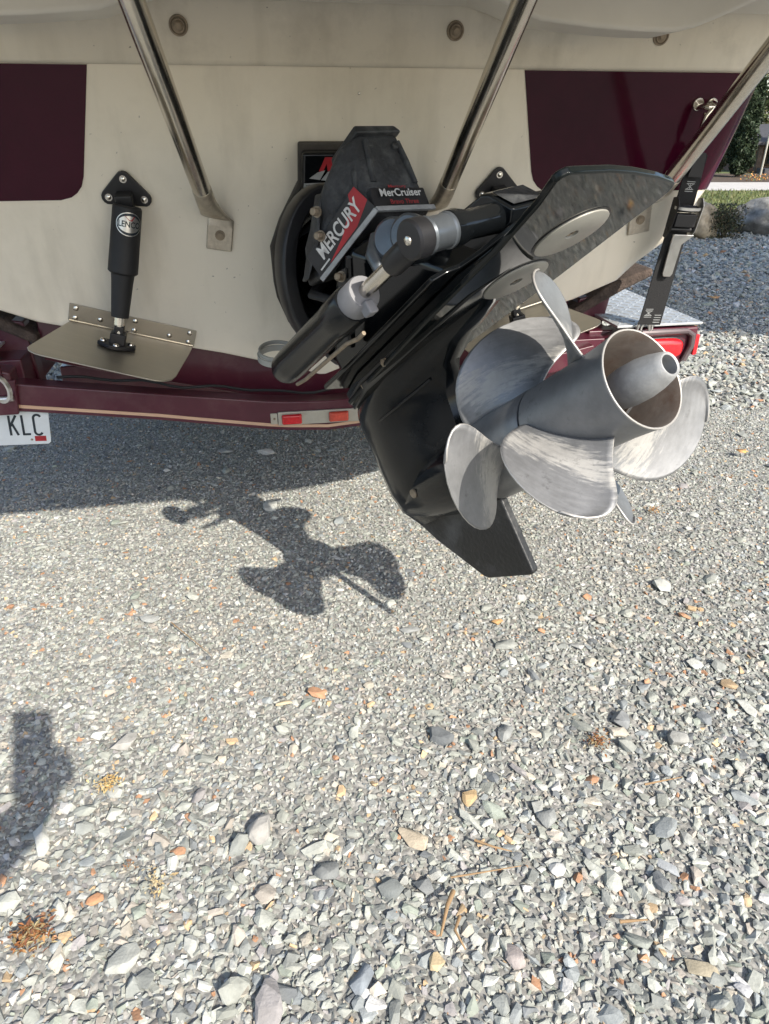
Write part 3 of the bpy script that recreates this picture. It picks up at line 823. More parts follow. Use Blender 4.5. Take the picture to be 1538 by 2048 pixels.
# decal band round the foot of the cover
a0, a1 = Vector((-.250, -.039, .426)), Vector((-.250, .068, .409))
c0, c1 = Vector((-.245, -.033, .460)), Vector((-.245, .069, .442))
mk('decal_band', *loft([[D(*p) for p in [a0, a1, a1 + Vector((-.03, .004, -.004)), a0 + Vector((-.03, -.012, -.006))]], [D(*p) for p in [c0, c1, c1 + Vector((-.03, .004, 0)), c0 + Vector((-.03, -.012, -.004))]]]), M['decalblack'], uc, bevel=.003)
def aft_face(h):
    def f(x, y):
        p = (a0 + a1 + c0 + c1) / 4 + Vector((.0036 + h, 0, 0))
        w = (a1 - a0).normalized(); v = ((c0 + c1) / 2 - (a0 + a1) / 2).normalized()
        return D(*(p + w * x + v * y))
    return f
lettering('cover_lettering', 'MerCruiser', lambda x, y: aft_face(.0004)(x, y + .006), uc, M['white'], .0125, .080, offset=.02)
lettering('cover_lettering', 'Bravo Three', aft_face(.0004), uc, M['darkred'], .0075, .054, offset=.01).location += Vector(D(0, 0, -.0155) - D(0, 0, 0)) * .62
o = lettering('cover_lettering', 'Mercury', aft_face(.0004), uc, M['darkred'], .0060, .034, offset=.01)
o.location += Vector(D(0, 0, .0165) - D(0, 0, 0))
# port side: lettering, red wedge and silver stripe
q0, q1 = Vector((-.374, -.102, .391)), Vector((-.252, -.041, .425))
qu = (q1 - q0).normalized(); qv = (Vector((-.335, -.098, .445)) - q0); qv = (qv - qu * qv.dot(qu)).normalized()
qn = qv.cross(qu)
if qn.y > 0: qn = -qn
def port_face(h):
    def f(x, y): return D(*(q0 + qu * x + qv * y + qn * (.0022 + h)))
    return f
mk('side_decal', *prism([port_face(0)(x, y) for x, y in [(.002, .002), (.146, .002), (.146, .047), (.122, .044), (.012, .042)]], (D(*qn) - D(0, 0, 0)) * .0012), M['decalblack'], uc)
lettering('side_lettering', 'MERCURY', lambda x, y: port_face(.0018)(.082 + x, .0275 + y), uc, M['white'], .0215, .108, shear=.25, offset=.022)
flat('side_wedge', [(.030, .006), (.075, .0145), (.122, .034), (.131, .046), (.146, .046), (.146, .018), (.105, .006)], port_face(.0016), uc, M['red'])
flat('side_rule', [(.012, .010), (.036, .010), (.036, .0125), (.012, .0125)], port_face(.0016), uc, M['white'])
e0, e1, e2 = q0 + Vector((.0, -.002, .001)), Vector((-.246, -.042, .423)), Vector((-.246, .070, .405))
mk('silver_stripe', *join(box((D(*e0) + D(*e1)) / 2, (D(*e1) - D(*e0)).normalized(), D(*qv) - D(0, 0, 0), D(*qn) - D(0, 0, 0), (e1 - e0).length / 2, .0042, .003),
                          box((D(*e1) + D(*e2)) / 2, (D(*e2) - D(*e1)).normalized(), DN, DA, (e2 - e1).length / 2, .0042, .003)), M['silver'], uc, bevel=.001, seg=1)

# drive shaft housing under the cover
def octo(a0, a1, hw, n, cut=.05):
    return [D(a1, -hw * .5, n), D(a1, hw * .5, n), D(a1 - cut, hw, n), D(a0 + cut, hw, n), D(a0, hw * .5, n), D(a0, -hw * .5, n), D(a0 + cut, -hw, n), D(a1 - cut, -hw, n)]
sh = mk('drive_shaft_housing', *loft([octo(-.56, -.10, .062, .256), octo(-.56, -.14, .064, .30), octo(-.50, -.215, .066, .345), octo(-.43, -.262, .072, .392), octo(-.42, -.268, .072, .405)]), M['blackgloss'], dr, bevel=.008, seg=3)
tail = [(-.26, .256), (-.040, .256), (-.026, .270), (-.050, .308), (-.062, .316), (-.11, .322), (-.26, .352)]
mk('tail_block', *prism([D(a, -.034, n) for a, n in tail], DS * .068), M['blackgloss'], sh, bevel=.005, seg=3)
fc0 = (Vector((-.027, 0, .272)) + Vector((-.049, 0, .306))) / 2
mk('tail_cap', *prism([D(fc0.x + t * .55 + .0014, s, fc0.z - t * .83 + .0012) for s, t in [(-.030, -.020), (.030, -.020), (.030, .020), (-.030, .020)]], (DA * .83 + DN * .55) * .002), M['caststone'], sh, bevel=.001, seg=1)
# pair of grey discs under the cover on the port side
mk('anode_disc', *lathe(D(-.215, -.060, .352), -DS + DA * .6, [(0, .031), (.022, .031), (.028, .026), (.029, 0)], 28), M['blue_grey'], sh)
mk('anode_disc', *lathe(D(-.180, -.062, .338), -DS + DA * .5, [(0, .029), (.018, .029), (.022, .025), (.023, 0)], 28), M['blue_grey'], sh)
mk('steering_lever', *tube([D(-.235, -.075, .375), D(-.24, -.095, .350), D(-.238, -.10, .325)], [.012, .013, .009], 12), M['blue_grey'], sh)
mk('housing_rib', *tube([D(-.30, -.09, .385), D(-.36, -.088, .33), D(-.42, -.08, .285)], [.006, .008, .006], 10), M['blackgloss'], sh)

# splash plate and the flange of the lower unit
mk('splash_plate', *prism([D(a, s, .2465) for a, s in [(-.578, 0), (-.525, -.075), (-.490, -.126), (-.482, -.128), (-.40, -.120), (-.13, -.119), (-.116, -.10), (-.113, -.078), (-.085, -.060), (-.028, -.040), (-.028, .040), (-.085, .06), (-.113, .078), (-.13, .119), (-.40, .120), (-.482, .128), (-.525, .075)]], DN * .008), M['blackgloss'], dr, bevel=.0025)
mk('lower_flange', *loft([octo(-.575, -.01, .074, .209, .12), octo(-.575, -.012, .073, .2462, .12)]), M['blackgloss'], dr, bevel=.003)
mk('seam_gasket', *loft([octo(-.579, -.006, .077, .226, .12), octo(-.579, -.006, .077, .231, .12)]), M['blackplastic'], dr, bevel=.001, seg=1)
mk('cavitation_plate', *prism([DP(a, s, .2066) for a, s in [(-.585, 0), (-.578, -.04), (-.548, -.069), (-.439, -.083), (-.184, -.105), (.001, -.115), (.09, -.129), (.132, -.143), (.140, -.141), (.145, -.132), (.144, -.117), (.138, -.06), (.128, -.011), (.110, .055), (.093, .104), (.087, .117), (.072, .126), (.05, .127), (.016, .124), (-.137, .118), (-.45, .088), (-.548, .068), (-.578, .04)]], PN_ * .0095), M['mirrorblack'], dr, bevel=.003, seg=3)
for a, ra in ((.0096, .0497), (-.1065, .0483)):
    c = DP(a, 0, .2066)
    mk('anode_recess', *lathe(c, -PN_, [(0, ra + .003), (.0006, ra + .003), (.0006, ra)], 44), M['blackplastic'], dr)
    an = mk('anode', *lathe(c, -PN_, [(0, ra), (.0026, ra), (.0034, ra - .0014), (.0034, .0095), (-.002, .0088), (-.002, 0)], 44), M['anode'], dr, sharp=30)
    mk('anode_bolt', *lathe(c + PN_ * .002, -PN_, [(0, .0066), (.0035, .0064), (.0035, .003), (.001, .003), (.001, 0)], 6), M['rust'], an)

# lower unit: foil-shaped leg, torpedo and skeg
def foil(a0, a1, hw, n, k=14):
    P = []
    for i in range(k):
        t = i / (k - 1); x = a0 + (a1 - a0) * t
        w = hw * (math.sqrt(max(0, math.sin(min(1, t / .42) * math.pi / 2))) if t < .42 else 1 - .72 * ((t - .42) / .58) ** 1.5)
        P.append((x, w))
    return [D(x, -w, n) for x, w in P] + [D(x, w, n) for x, w in reversed(P[1:])]
leg = mk('lower_unit', *loft([foil(-.600, -.14, .060, .2115), foil(-.610, -.165, .060, .203), foil(-.614, -.235, .059, .192), foil(-.617, -.300, .056, .172), foil(-.624, -.338, .051, .13), foil(-.634, -.352, .049, .08), foil(-.641, -.345, .050, .03), foil(-.632, -.335, .046, -.01), foil(-.606, -.335, .03, -.05)]), M['blackleg'], dr, sharp=55)
mk('torpedo', *lathe(D(0, 0, 0), DA, [(-.640, 0), (-.635, .010), (-.615, .024), (-.58, .038), (-.53, .050), (-.47, .060), (-.40, .066), (-.335, .067), (-.328, .064), (-.328, 0)], 36), M['blackleg'], dr, sharp=50)
mk('leg_seam', *tube([D(a, -w, n) for a, w, n in [(-.585, .030, .165), (-.54, .047, .160), (-.47, .054, .158), (-.40, .045, .160), (-.34, .027, .165)]], .0028, 8), M['blackleg'], leg)
for a, w, n in [(-.590, .020, .13), (-.594, .022, .105), (-.60, .022, .08)]:
    mk('leg_vent', *lathe(D(a, -w - .004, n), -DS * .8 - DA * .6, [(0, .0045), (.0012, .0042), (.0012, .0022), (-.002, .0022), (-.002, 0)], 12), M['blackplastic'], leg)
mk('drain_screw', *join(lathe(D(-.50, -.0545, .012), -DS, [(0, .009), (.003, .0085), (.003, 0)], 16)), M['rust'], leg)
for a, s_, n in [(-.36, -.078, .2235), (-.46, -.066, .2235), (-.20, -.078, .2235)]:
    mk('flange_bolt', *lathe(D(a, s_, n), -DS, [(0, .0075), (.005, .007), (.005, 0)], 6), M['rust'], leg)
sk0 = [(-.630, .0), (-.604, -.045), (-.575, -.09), (-.493, -.185), (-.482, -.191), (-.372, -.206), (-.362, -.203), (-.350, -.09), (-.345, -.048), (-.345, 0)]
rg = [[D(a, s, n) for a, n in sk0] for s in (-.008, .008)]
mk('skeg', *loft(rg), mat('skeg_paint', (0.014, 0.015, 0.016), .45, var=.4, scale=14, dirt=(.11, .11, .11), dirt_amt=.55, dirt_scale=16, bump=.3, bscale=120), dr, bevel=.004)

# trim rams on both sides
def ram(sg):
    s = -.17 * sg
    def c(a): return D(a, s, .278 + (-.06 - a) * .070)
    PN = .279
    ax = (c(0) - c(-1)).normalized(); o = c(-.5)
    def lr(p, n=26): return lathe(o, ax, p, n)
    r_ = mk('trim_ram', *lr([(-.022, 0), (-.021, .012), (-.014, .022), (.0, .0275), (.03, .0285), (.20, .0285), (.205, .030), (.258, .030), (.262, .028), (.262, 0)]), M['blacksatin'], dr, sharp=40)
    mk('ram_gland', *lr([(.258, .026), (.292, .026), (.297, .024), (.299, .010), (.299, 0)]), M['gland'], r_)
    mk('gland_lug', *box(c(-.205) - DN * .024 - DS * .006 * sg, ax, DS, DN, .010, .008, .010), M['gland'], r_, bevel=.003)
    mk('ram_rod', *lr([(.295, .0105), (.385, .0105)]), M['stainless'], r_)
    mk('rod_collar', *lr([(.372, .0105), (.374, .0155), (.378, .0165), (.430, .0165), (.436, .013)]), M['blackplastic'], r_)
    mk('rod_eye', *lathe(D(-.06, s - sg * .018, PN), DS * sg, [(0, 0), (0, .012), (.001, .0215), (.004, .0245), (.024, .0245), (.027, .020)], 30), M['blackplastic'], r_, sharp=30)
    mk('eye_cap_screw', *dome(D(-.06, s - sg * .018, PN), -DS * sg, .0062, .003), M['stainless'], r_)
    mk('oil_pipe', *tube([c(-.485) - DN * .036 - DS * .004, c(-.46) - DN * .038, c(-.30) - DN * .039, c(-.27) - DN * .045, c(-.25) - DN * .044], .0034, 8), M['rust'], r_)
    mk('pin_bushing', *lathe(D(-.06, s + sg * .0085, PN), DS * sg, [(0, .0225), (.004, .0235), (.008, .0215), (.036, .0212), (.038, .0228), (.042, .0228), (.043, .0)], 30), M['blue_grey'], r_, sharp=30)
    mk('pin_sleeve', *lathe(D(-.06, s + sg * .05, PN), DS * sg, [(0, .0235), (.012, .024), (.034, .0185), (.09, .0205)], 28), M['blackgloss'], r_, sharp=30)
ram(1); ram(-1)

# propellers: helical blades on through-hub exhaust barrels
def blade_grid(a0, th0, Rt, P, wr, wm, skew, rake, hand, nr=16, nt=24):
    rh = .058; rows, W, FL = [], [], []
    for i in range(nr):
        f = 1 - (1 - i / (nr - 1)) ** 1.7; r = rh + (Rt - rh) * f
        w = (wr + (wm - wr) * math.sin(min(f / .6, 1) * math.pi / 2)) * math.sqrt(max(1 - max(0, (f - .45) / .55) ** 2.4, 2e-3))
        row = []
        for j in range(nt):
            t = -1 + 2 * j / (nt - 1)
            th = th0 + skew * f ** 1.5 + w * t
            cup = .006 * max(0, (t * hand - .7) / .3) ** 2
            a = a0 + hand * P / (2 * math.pi) * (th - th0) + rake * f * (Rt - rh) + cup
            row.append(D(a, r * math.cos(th), r * math.sin(th)))
            # paint is worn away in a crescent across the middle of each blade
            c = .33 + .16 * (t * hand) ** 2
            FL.append((f * 26 + i * 0, t * 2.2, 0.0))
            W.append(.74 * math.exp(-((f - c) / .23) ** 2) * (1 - .25 * abs(t)) + .06)
        rows.append(row)
    return rows, W, FL
def propeller(label, pr, hand, hub, tip_wear):
    p_ = mk('propeller', *lathe(D(0, 0, 0), DA, hub, 48), [M['prop'], M['hubinner'], M['propedge']], dr, sharp=32)
    me = p_.data
    at_ = me.attributes.new('wear', 'FLOAT', 'POINT'); at_.data.foreach_set('value', [.12] * len(me.vertices))
    for k in range(3):
        q = list(pr); q[1] += k * 2 * math.pi / 3
        rows, W, FL = blade_grid(*q, hand)
        V, F = loft(rows, False, False, False)
        b = mk('blade', V, F, [M['prop'], M['propedge']], p_, sharp=80)
        wa = b.data.attributes.new('wear', 'FLOAT', 'POINT'); wa.data.foreach_set('value', [w * tip_wear[k] for w in W])
        fa = b.data.attributes.new('flow', 'FLOAT_VECTOR', 'POINT'); fa.data.foreach_set('vector', [w for x in FL for w in (x[0] + 37 * k, x[1] + 11 * k + pr[1], x[2])])
        so = b.modifiers.new('thickness', 'SOLIDIFY'); so.thickness = .0027; so.offset = 0; so.material_offset_rim = 1; so.use_even_offset = True
    return p_
hub_a = [(-.174, 0), (-.174, .0632), (-.171, .0652), (-.10, .0648), (-.05, .0650), (-.015, .0668), (-.002, .0686), (0, .0686), (0.0008, .0676), (0, .0662), (-.010, .0640), (-.13, .060), (-.13, 0)]
hub_f = [(-.327, 0), (-.327, .067), (-.324, .0685), (-.182, .0658), (-.177, .0640), (-.177, 0)]
pa = propeller('', (-.1069, -2.8659, .1959, .5548, .6046, .4894, .2246, .1182), 1, hub_a, (1.0, .95, .95))
n0 = 48
mi = [0] * len(pa.data.polygons)
for i, pg in enumerate(pa.data.polygons):
    seg = min(pg.vertices[:]) // n0
    if seg in (6, 7, 8): mi[i] = 2
    if seg >= 9: mi[i] = 1
pa.data.polygons.foreach_set('material_index', mi)
mk('cone', *lathe(D(0, 0, 0), DA, [(-.068, 0), (-.067, .013), (-.060, .0205), (-.045, .0250), (-.025, .0272), (0, .0268), (.018, .0240), (.034, .0196), (.0425, .0166), (.0435, .0152), (.042, .0128), (.0, .0118), (.0, 0)], 36), M['cone'], pa, sharp=50)
mk('cone_stem', *lathe(D(0, 0, 0), DA, [(-.128, .020), (-.06, .016)], 18), M['hubinner'], pa)
pfw = propeller('', (-.262, 1.5142, .1979, .7062, .4952, .5044, -.5705, .0395), -1, hub_f, (.95, 1.0, .5))

# ------------------------------------------------------------------ hose tie hanging from the ram
zc = D(-.515, -.19, .352)
zt = root('cable_tie', 'looped pale grey cable tie hanging off the lower end of the trim ram', 'cable tie', zc)
def loop(c, x, y, rx, ry, z, wz, n=36, gap=0.0, th=.003):
    rr = []
    for k in range(n):
        q = gap + (2 * math.pi - gap) * k / (n - 1)
        p = c + x * rx * math.cos(q) + y * ry * math.sin(q); nrm = (x * math.cos(q) + y * math.sin(q)).normalized()
        rr.append([p - z * wz, p - z * wz + nrm * th, p + z * wz + nrm * th, p + z * wz])
    return loft(rr, True, True)
lx = BU; ly = (BA * .9 - UP * .14).normalized(); lz = lx.cross(ly).normalized()
zl = B(-.116, .06, .558)
mk('tie_band', *loop(zl, lx, ly, .040, .042, lz, .0065), M['tie'], zt, sharp=50)
mk('tie_band', *loop(zl - lz * .010 - ly * .006, lx, ly, .037, .044, lz, .004), M['tie'], zt, sharp=50)
mk('tie_head', *box(zl + lx * .030 - ly * .030, lx, ly, lz, .008, .006, .009), M['tie'], zt, bevel=.0015)
mk('tie_tail', *tube([zl + lx * .034 - ly * .03, zl + lx * .052 - ly * .022, zl + lx * .060 - ly * .006 - lz * .006], .0028, 8), M['blackrub'], zt)

# ------------------------------------------------------------------ trailer
tr = root('trailer', 'maroon boat trailer with red lights and a cream pinstripe under the boat', 'trailer', B(0, -.1, .3))
us = np.linspace(-.80, .80, 33)
def ztop(u): return float(np.interp(abs(u), [0, .12, .3, .72, .8], [.408, .413, .437, .496, .505]))
def hgt(u): return .066 + .012 * max(0, 1 - abs(u) / .4)
rings = []
for u in us:
    z = ztop(u); h = hgt(u)
    rings.append([B(u, -.055, z), B(u, -.055, z - h), B(u, -.105, z - h), B(u, -.105, z)])
mk('cross_member', *loft(rings), M['trailer'], tr, bevel=.004)
V, F = [], []
rings = [[B(u, -.0535, ztop(u) - hgt(u) + .017), B(u, -.0535, ztop(u) - hgt(u) + .0095), B(u, -.056, ztop(u) - hgt(u) + .0095), B(u, -.056, ztop(u) - hgt(u) + .017)] for u in us if u > -.715]
mk('pinstripe', *loft(rings), M['stripe'], tr)
HU = [(b_, z_) for z_, b_ in HB]
def keel(u): return float(np.interp(abs(u), [q[0] for q in HU], [q[1] for q in HU]))
mk('rear_beam', *loft([[B(u, -.19, keel(u) - .012), B(u, -.19, keel(u) - .118), B(u, -.24, keel(u) - .118), B(u, -.24, keel(u) - .012)] for u in np.linspace(-.66, .66, 23)]), M['trailer'], tr, bevel=.004)
mk('frame_beam', *box(B(0, -.56, .335), BU, BA, UP, .72, .03, .055), M['trailer'], tr, bevel=.004)  # beam added to block the bright gravel so the shaded gap reads dark
mk('wiring_loom', *tube([B(u, -.115 - .008 * math.sin(u * 23), ztop(u) + .006 + .004 * math.sin(u * 41)) for u in np.linspace(-.62, .6, 40)], .0035, 8), M['blackrub'], tr)
for sg in (1, -1):
    mk('side_rail', *box(B(sg * .72, -1.9, .49), BU, BA, UP, .035, 1.8, .045), M['trailer'], tr, bevel=.004)
    mk('upright', *prism([B(sg * u, -.23, z) for u, z in [(.675, .44), (.745, .44), (.775, .615), (.685, .60)]], BA * .05), M['trailer'], tr, bevel=.004)
    mk('bunk_board', *prism([B(sg * u, -.16, z) for u, z in [(.655, .572), (.70, .597), (.76, .640), (.87, .676), (.875, .655), (.80, .622), (.71, .575), (.66, .548)]], BA * -2.4), M['carpet'], tr, bevel=.008, seg=3)
    # light box at each rear corner with a tread-plate step on top
    lb = mk('light_box', *prism([B(sg * u, -.05, z) for u, z in [(.70, .452), (.70, .520), (.80, .546), (.962, .546), (.962, .49), (.93, .452), (.90, .435), (.75, .435)]], BA * -.10), M['trailer'], tr, bevel=.005)
    stp = mk('tread_step', *prism([B(sg * u, a, .552) for u, a in [(.735, -.05), (.970, -.05), (.970, -.56), (.735, -.56)]], UP * .006), M['tread'], tr, bevel=.001, seg=1)
    bars = []
    for i in range(10):
        for j in range(20):
            a = R(45) if (i + j) % 2 else R(-45)
            x = BU * math.cos(a) + BA * math.sin(a); y = x.cross(UP)
            bars.append(box(B(sg * (.747 + i * .0236), -.066 - j * .025, .5585), x, y, UP, .0085, .0018, .0012))
    o = mk('tread_bar', *join(*bars), M['tread'], stp); o['kind'] = 'stuff'
    # channel frame round the lamp
    fr = [(.79, .461), (.79, .528), (.80, .538), (.925, .538), (.942, .528), (.944, .50), (.93, .462)]
    mk('lamp_frame', *tube([B(sg * u, -.043, z) for u, z in fr], .0085, 10), mat('lamp_channel', (.11, .085, .09), .4, .3, var=.2), lb)
    el = []
    for k in range(28):
        q = 2 * math.pi * k / 28; c, s = math.cos(q), math.sin(q)
        el.append((.862 + .058 * math.copysign(abs(c) ** .55, c), .4965 + .026 * math.copysign(abs(s) ** .6, s)))
    def rr(k, h): return [B(sg * (.862 + (u - .862) * k), -.05 + h, .4965 + (z - .4965) * k) for u, z in el]
    tl = mk('tail_light', *loft([rr(1.08, 0), rr(1.08, .006), rr(1.0, .007)], True, True), M['blackplastic'], lb)
    mk('tail_lens', *loft([rr(1, .007), rr(.97, .014), rr(.85, .019), rr(.5, .021)], False, True), M['lens'], tl, sharp=60)
    mk('side_marker', *loft([[B(sg * (.962 + h), a + (-.085 - a) * k, z + (.495 - z) * k) for a, z in [(-.055, .47), (-.055, .525), (-.12, .525), (-.12, .47)]] for k, h in ((0, 0), (.05, .012), (.35, .018))], True, True), M['lens'], lb, bevel=.002)
    mk('lower_reflector', *box(B(sg * .90, -.048, .447), BU, UP, BA, .022, .0055, .004), M['lens'], lb, bevel=.001)
    mk('corner_bracket', *prism([B(sg * u, -.045, z) for u, z in [(.715, .425), (.715, .535), (.79, .52), (.79, .43)]], BA * -.012), M['trailer'], tr, bevel=.003)
    mk('strap_ring', *loop(B(sg * .812, -.045, .548), BU, UP, .013, .016, BA, .002, gap=0, th=.004), M['zinc'], tr, sharp=60)
mk('gusset', *join(box(B(.60, -.05, .486), (BU + UP * .2).normalized(), (UP - BU * .2).normalized(), BA, .07, .022, .03), box(B(.66, -.09, .505), BU, UP, BA, .05, .022, .035)), M['trailer'], tr, bevel=.003)
# marker bar in the middle
bar = mk('marker_bar', *prism([B(u, -.0545, z) for u, z in [(-.122, .3535), (.30, .350), (.30, .384), (-.122, .388)]], BA * .006), M['barmetal'], tr, bevel=.002)
mk('bar_end', *prism([B(u, -.0545, z) for u, z in [(-.140, .357), (-.123, .357), (-.123, .385), (-.140, .385)]], BA * .003), M['barmetal'], bar, bevel=.001, seg=1)
mk('bar_rivet', *dome(B(-.131, -.0515, .371), BA, .003, .002), M['rust'], bar)
for u, m in [(-.089, M['lens']), (.026, M['lensorange']), (.141, M['lens']), (.245, M['lens'])]:
    c = B(u, -.0485, .370)
    ln = mk('marker_lens', *loft([[c + BU * x * .0245 * k + UP * y * .0125 * k + BA * h for x, y in [(-1, -1), (1, -1), (1, 1), (-1, 1)]] for k, h in ((1, 0), (1, .006), (.86, .011))], True, True), m, bar, bevel=.003)
# licence plate hung under the cross member
lp = mk('licence_plate', *prism([B(u, -.075, z) for u, z in [(-.875, .345), (-.661, .338), (-.655, .344), (-.646, .4185), (-.868, .428)]], BA * .002), M['plate'], tr, bevel=.001, seg=1)
def LP(x, y): return B(-.7015 + x + y * .08, -.0726, .3880 + y - x * .04)
def glyph(strokes, ox, w=.0054):
    V, F = [], []
    for pts in strokes:
        P = [Vector((x, y)) for x, y in pts]
        L_, R_ = [], []
        for i, p in enumerate(P):
            d = (P[min(i + 1, len(P) - 1)] - P[max(i - 1, 0)]).normalized(); n = Vector((-d.y, d.x)) * w / 2
            L_.append(p + n); R_.append(p - n)
        k = len(V); n_ = len(P)
        V += L_ + R_
        F += [(k + i, k + i + 1, k + n_ + i + 1, k + n_ + i) for i in range(n_ - 1)]
    return [LP(v.x + ox, v.y) for v in V], F
H_ = .0245
cc = [(.0085 * math.cos(t) if abs(math.cos(t)) < 2 else 0, 0) for t in ()]
carc = [(.0080 * math.cos(q), (H_ - .008) + .008 * math.sin(q)) for q in np.linspace(.35, math.pi, 9)] + [(.0080 * math.cos(q), -(H_ - .008) + .008 * math.sin(q)) for q in np.linspace(math.pi, 2 * math.pi - .35, 9)]
mk('plate_lettering', *join(glyph([[(-.0075, -H_), (-.0075, H_)], [(.008, H_), (-.0068, -.002)], [(-.002, .0035), (.0085, -H_)]], -.0268), glyph([[(-.0065, H_), (-.0065, -H_)], [(-.0086, -H_ + .002), (.0085, -H_ + .002)]], 0), glyph([carc], .0262)), M['ink'], lp)
flat('plate_sticker', [(.0155, -.0405), (.0405, -.0405), (.0405, -.0275), (.0155, -.0275)], LP, lp, M['red'])
mk('plate_bolt', *dome(LP(.0085, -.036), BA, .0028, .0018), M['rust'], lp)

# ------------------------------------------------------------------ transom tie-down straps
def strap(sg, label):
    t = root('tie_down_strap', label, 'strap', B(sg * .838, 0, .8), 'ratchet straps tying the stern to the trailer')
    top = Vector((.838, .012, 1.028)); bot = Vector((.812, -.045, .556))
    dv = (bot - top).normalized(); ln = (bot - top).length
    nv = Vector((1, 0, 0)).cross(dv).normalized()
    if nv.y < 0: nv = -nv
    sv = dv.cross(nv).normalized()
    if sv.x < 0: sv = -sv
    def P(x, y, h=0.0):
        q = top + dv * y + sv * x + nv * h
        return B(sg * q.x, q.y, q.z)
    def vec(v): return (B(sg * v.x, v.y, v.z) - B(0, 0, 0)).normalized()
    X_, Y_, N_ = vec(sv), vec(dv), vec(nv)
    mk('hook', *join(tube([P(-.004, -.004, .012), P(-.016, .01, .016), P(-.018, .055, .010), P(-.010, .085, .006)], .005, 10), box(P(-.014, .035, .010), X_, Y_, N_, .006, .03, .003)), M['stainless'], t, sharp=50)
    mk('webbing', *prism([P(x, y, .004) for x, y in [(-.021, .085), (.021, .085), (.024, .205), (-.024, .205)]], N_ * .0025), M['strap'], t)
    mk('webbing', *prism([P(x, y, .012) for x, y in [(-.012, .08), (.010, .08), (.016, .13), (-.02, .13)]], N_ * .006), M['blackrub'], t, bevel=.002)
    mk('webbing', *prism([P(x, y, .006) for x, y in [(-.026, .225), (.026, .225), (.030, .470), (-.030, .470)]], N_ * .0028), M['strap'], t)
    bk = mk('ratchet_buckle', *join(box(P(0, .218, .022), X_, Y_, N_, .026, .014, .010), tube([P(-.030, .195, .016), P(.030, .195, .016)], .007, 12), tube([P(-.032, .240, .016), P(.032, .240, .016)], .006, 12)), M['blackplastic'], t, bevel=.002)
    for x in (-.031, .031):
        mk('buckle_side', *prism([P(x, y - .031, h) for y, h in [(.205, .004), (.200, .022), (.215, .034), (.27, .030), (.292, .016), (.29, .004)]], X_ * .0025), M['blackplastic'] if x < 0 else M['zinc'], bk, bevel=.0008, seg=1)
    mk('buckle_bow', *loop(P(0, .192, .024), X_, N_, .029, .014, Y_, .003, th=.003), M['zinc'], bk, sharp=50)
    mk('ratchet_handle', *prism([P(x, y - .032, .016 + (.02 if y < .29 else 0)) for x, y in [(-.026, .278), (.026, .278), (.014, .305), (.013, .372), (.009, .379), (-.009, .379), (-.013, .372), (-.014, .305)]], N_ * .006), M['zinc'], bk, bevel=.002)
    # stitched marks
    def mark(y0, s=1.0, x0=0.0):
        V, F = [], []
        def ln_(p, q, w=.0013):
            p, q = Vector(p), Vector(q); d = (q - p).normalized(); n = Vector((-d.y, d.x)) * w / 2
            k = len(V); V.extend([p + n, q + n, q - n, p - n]); F.append((k, k + 1, k + 2, k + 3))
        for sy in (-1, 1):
            ln_((-.010, sy * .010), (.010, sy * .010))
            ln_((-.010, sy * .006), (.010, sy * .006))
        ln_((-.008, -.006), (.008, .006)); ln_((-.008, .006), (.008, -.006)); ln_((0, -.006), (0, .006))
        return V, F
    for y0, h, x0 in ((.150, .0072, 0), (.440, .0098, -.012)):
        V, F = mark(y0)
        mk('stitching', [P(x0 + v.x, y0 + v.y, h) for v in V], F, M['silver'], t)
    V, F = [], []
    for k in range(4):
        b_ = len(V); y = .444 + k * .006
        V += [P(.006, y, .0099), P(.024, y, .0099), P(.024, y + .0016, .0099), P(.006, y + .0016, .0099)]; F.append((b_, b_ + 1, b_ + 2, b_ + 3))
    mk('stitching', V, F, M['silver'], t)
    mk('hook', *join(tube([P(-.026, .464, .004), P(-.028, .485, .006), P(-.020, .503, .004), P(-.012, .495, .0)], .0038, 10), tube([P(.0, .464, .004), P(.006, .485, .006), P(.0, .503, .004), P(-.008, .495, .0)], .0038, 10)), M['zinc'], t, sharp=60)
    return t
strap(1, 'black ratchet strap with silver handle running from the right stern eye to the trailer')
strap(-1, 'ratchet strap at the far left corner of the stern, almost out of the picture')
# shackle on the left end of the cross member
sk = root('shackle', 'steel shackle ring hanging on the left end of the maroon cross member', 'shackle', B(-.712, -.04, .50))
mk('shackle_bow', *loop(B(-.722, -.035, .488), (BU * .8 + BA * .6).normalized(), UP, .026, .024, (BA * .8 - BU * .6).normalized(), .004, th=.007), M['zinc'], sk, sharp=60)
mk('shackle_pin', *tube([B(-.75, -.035, .466), B(-.70, -.035, .466)], .006, 12), M['zinc'], sk)
mk('tie_plate', *prism([B(u, -.052, z) for u, z in [(-.76, .425), (-.700, .425), (-.690, .505), (-.76, .50)]], BA * .01), M['trailer'], tr, bevel=.003)

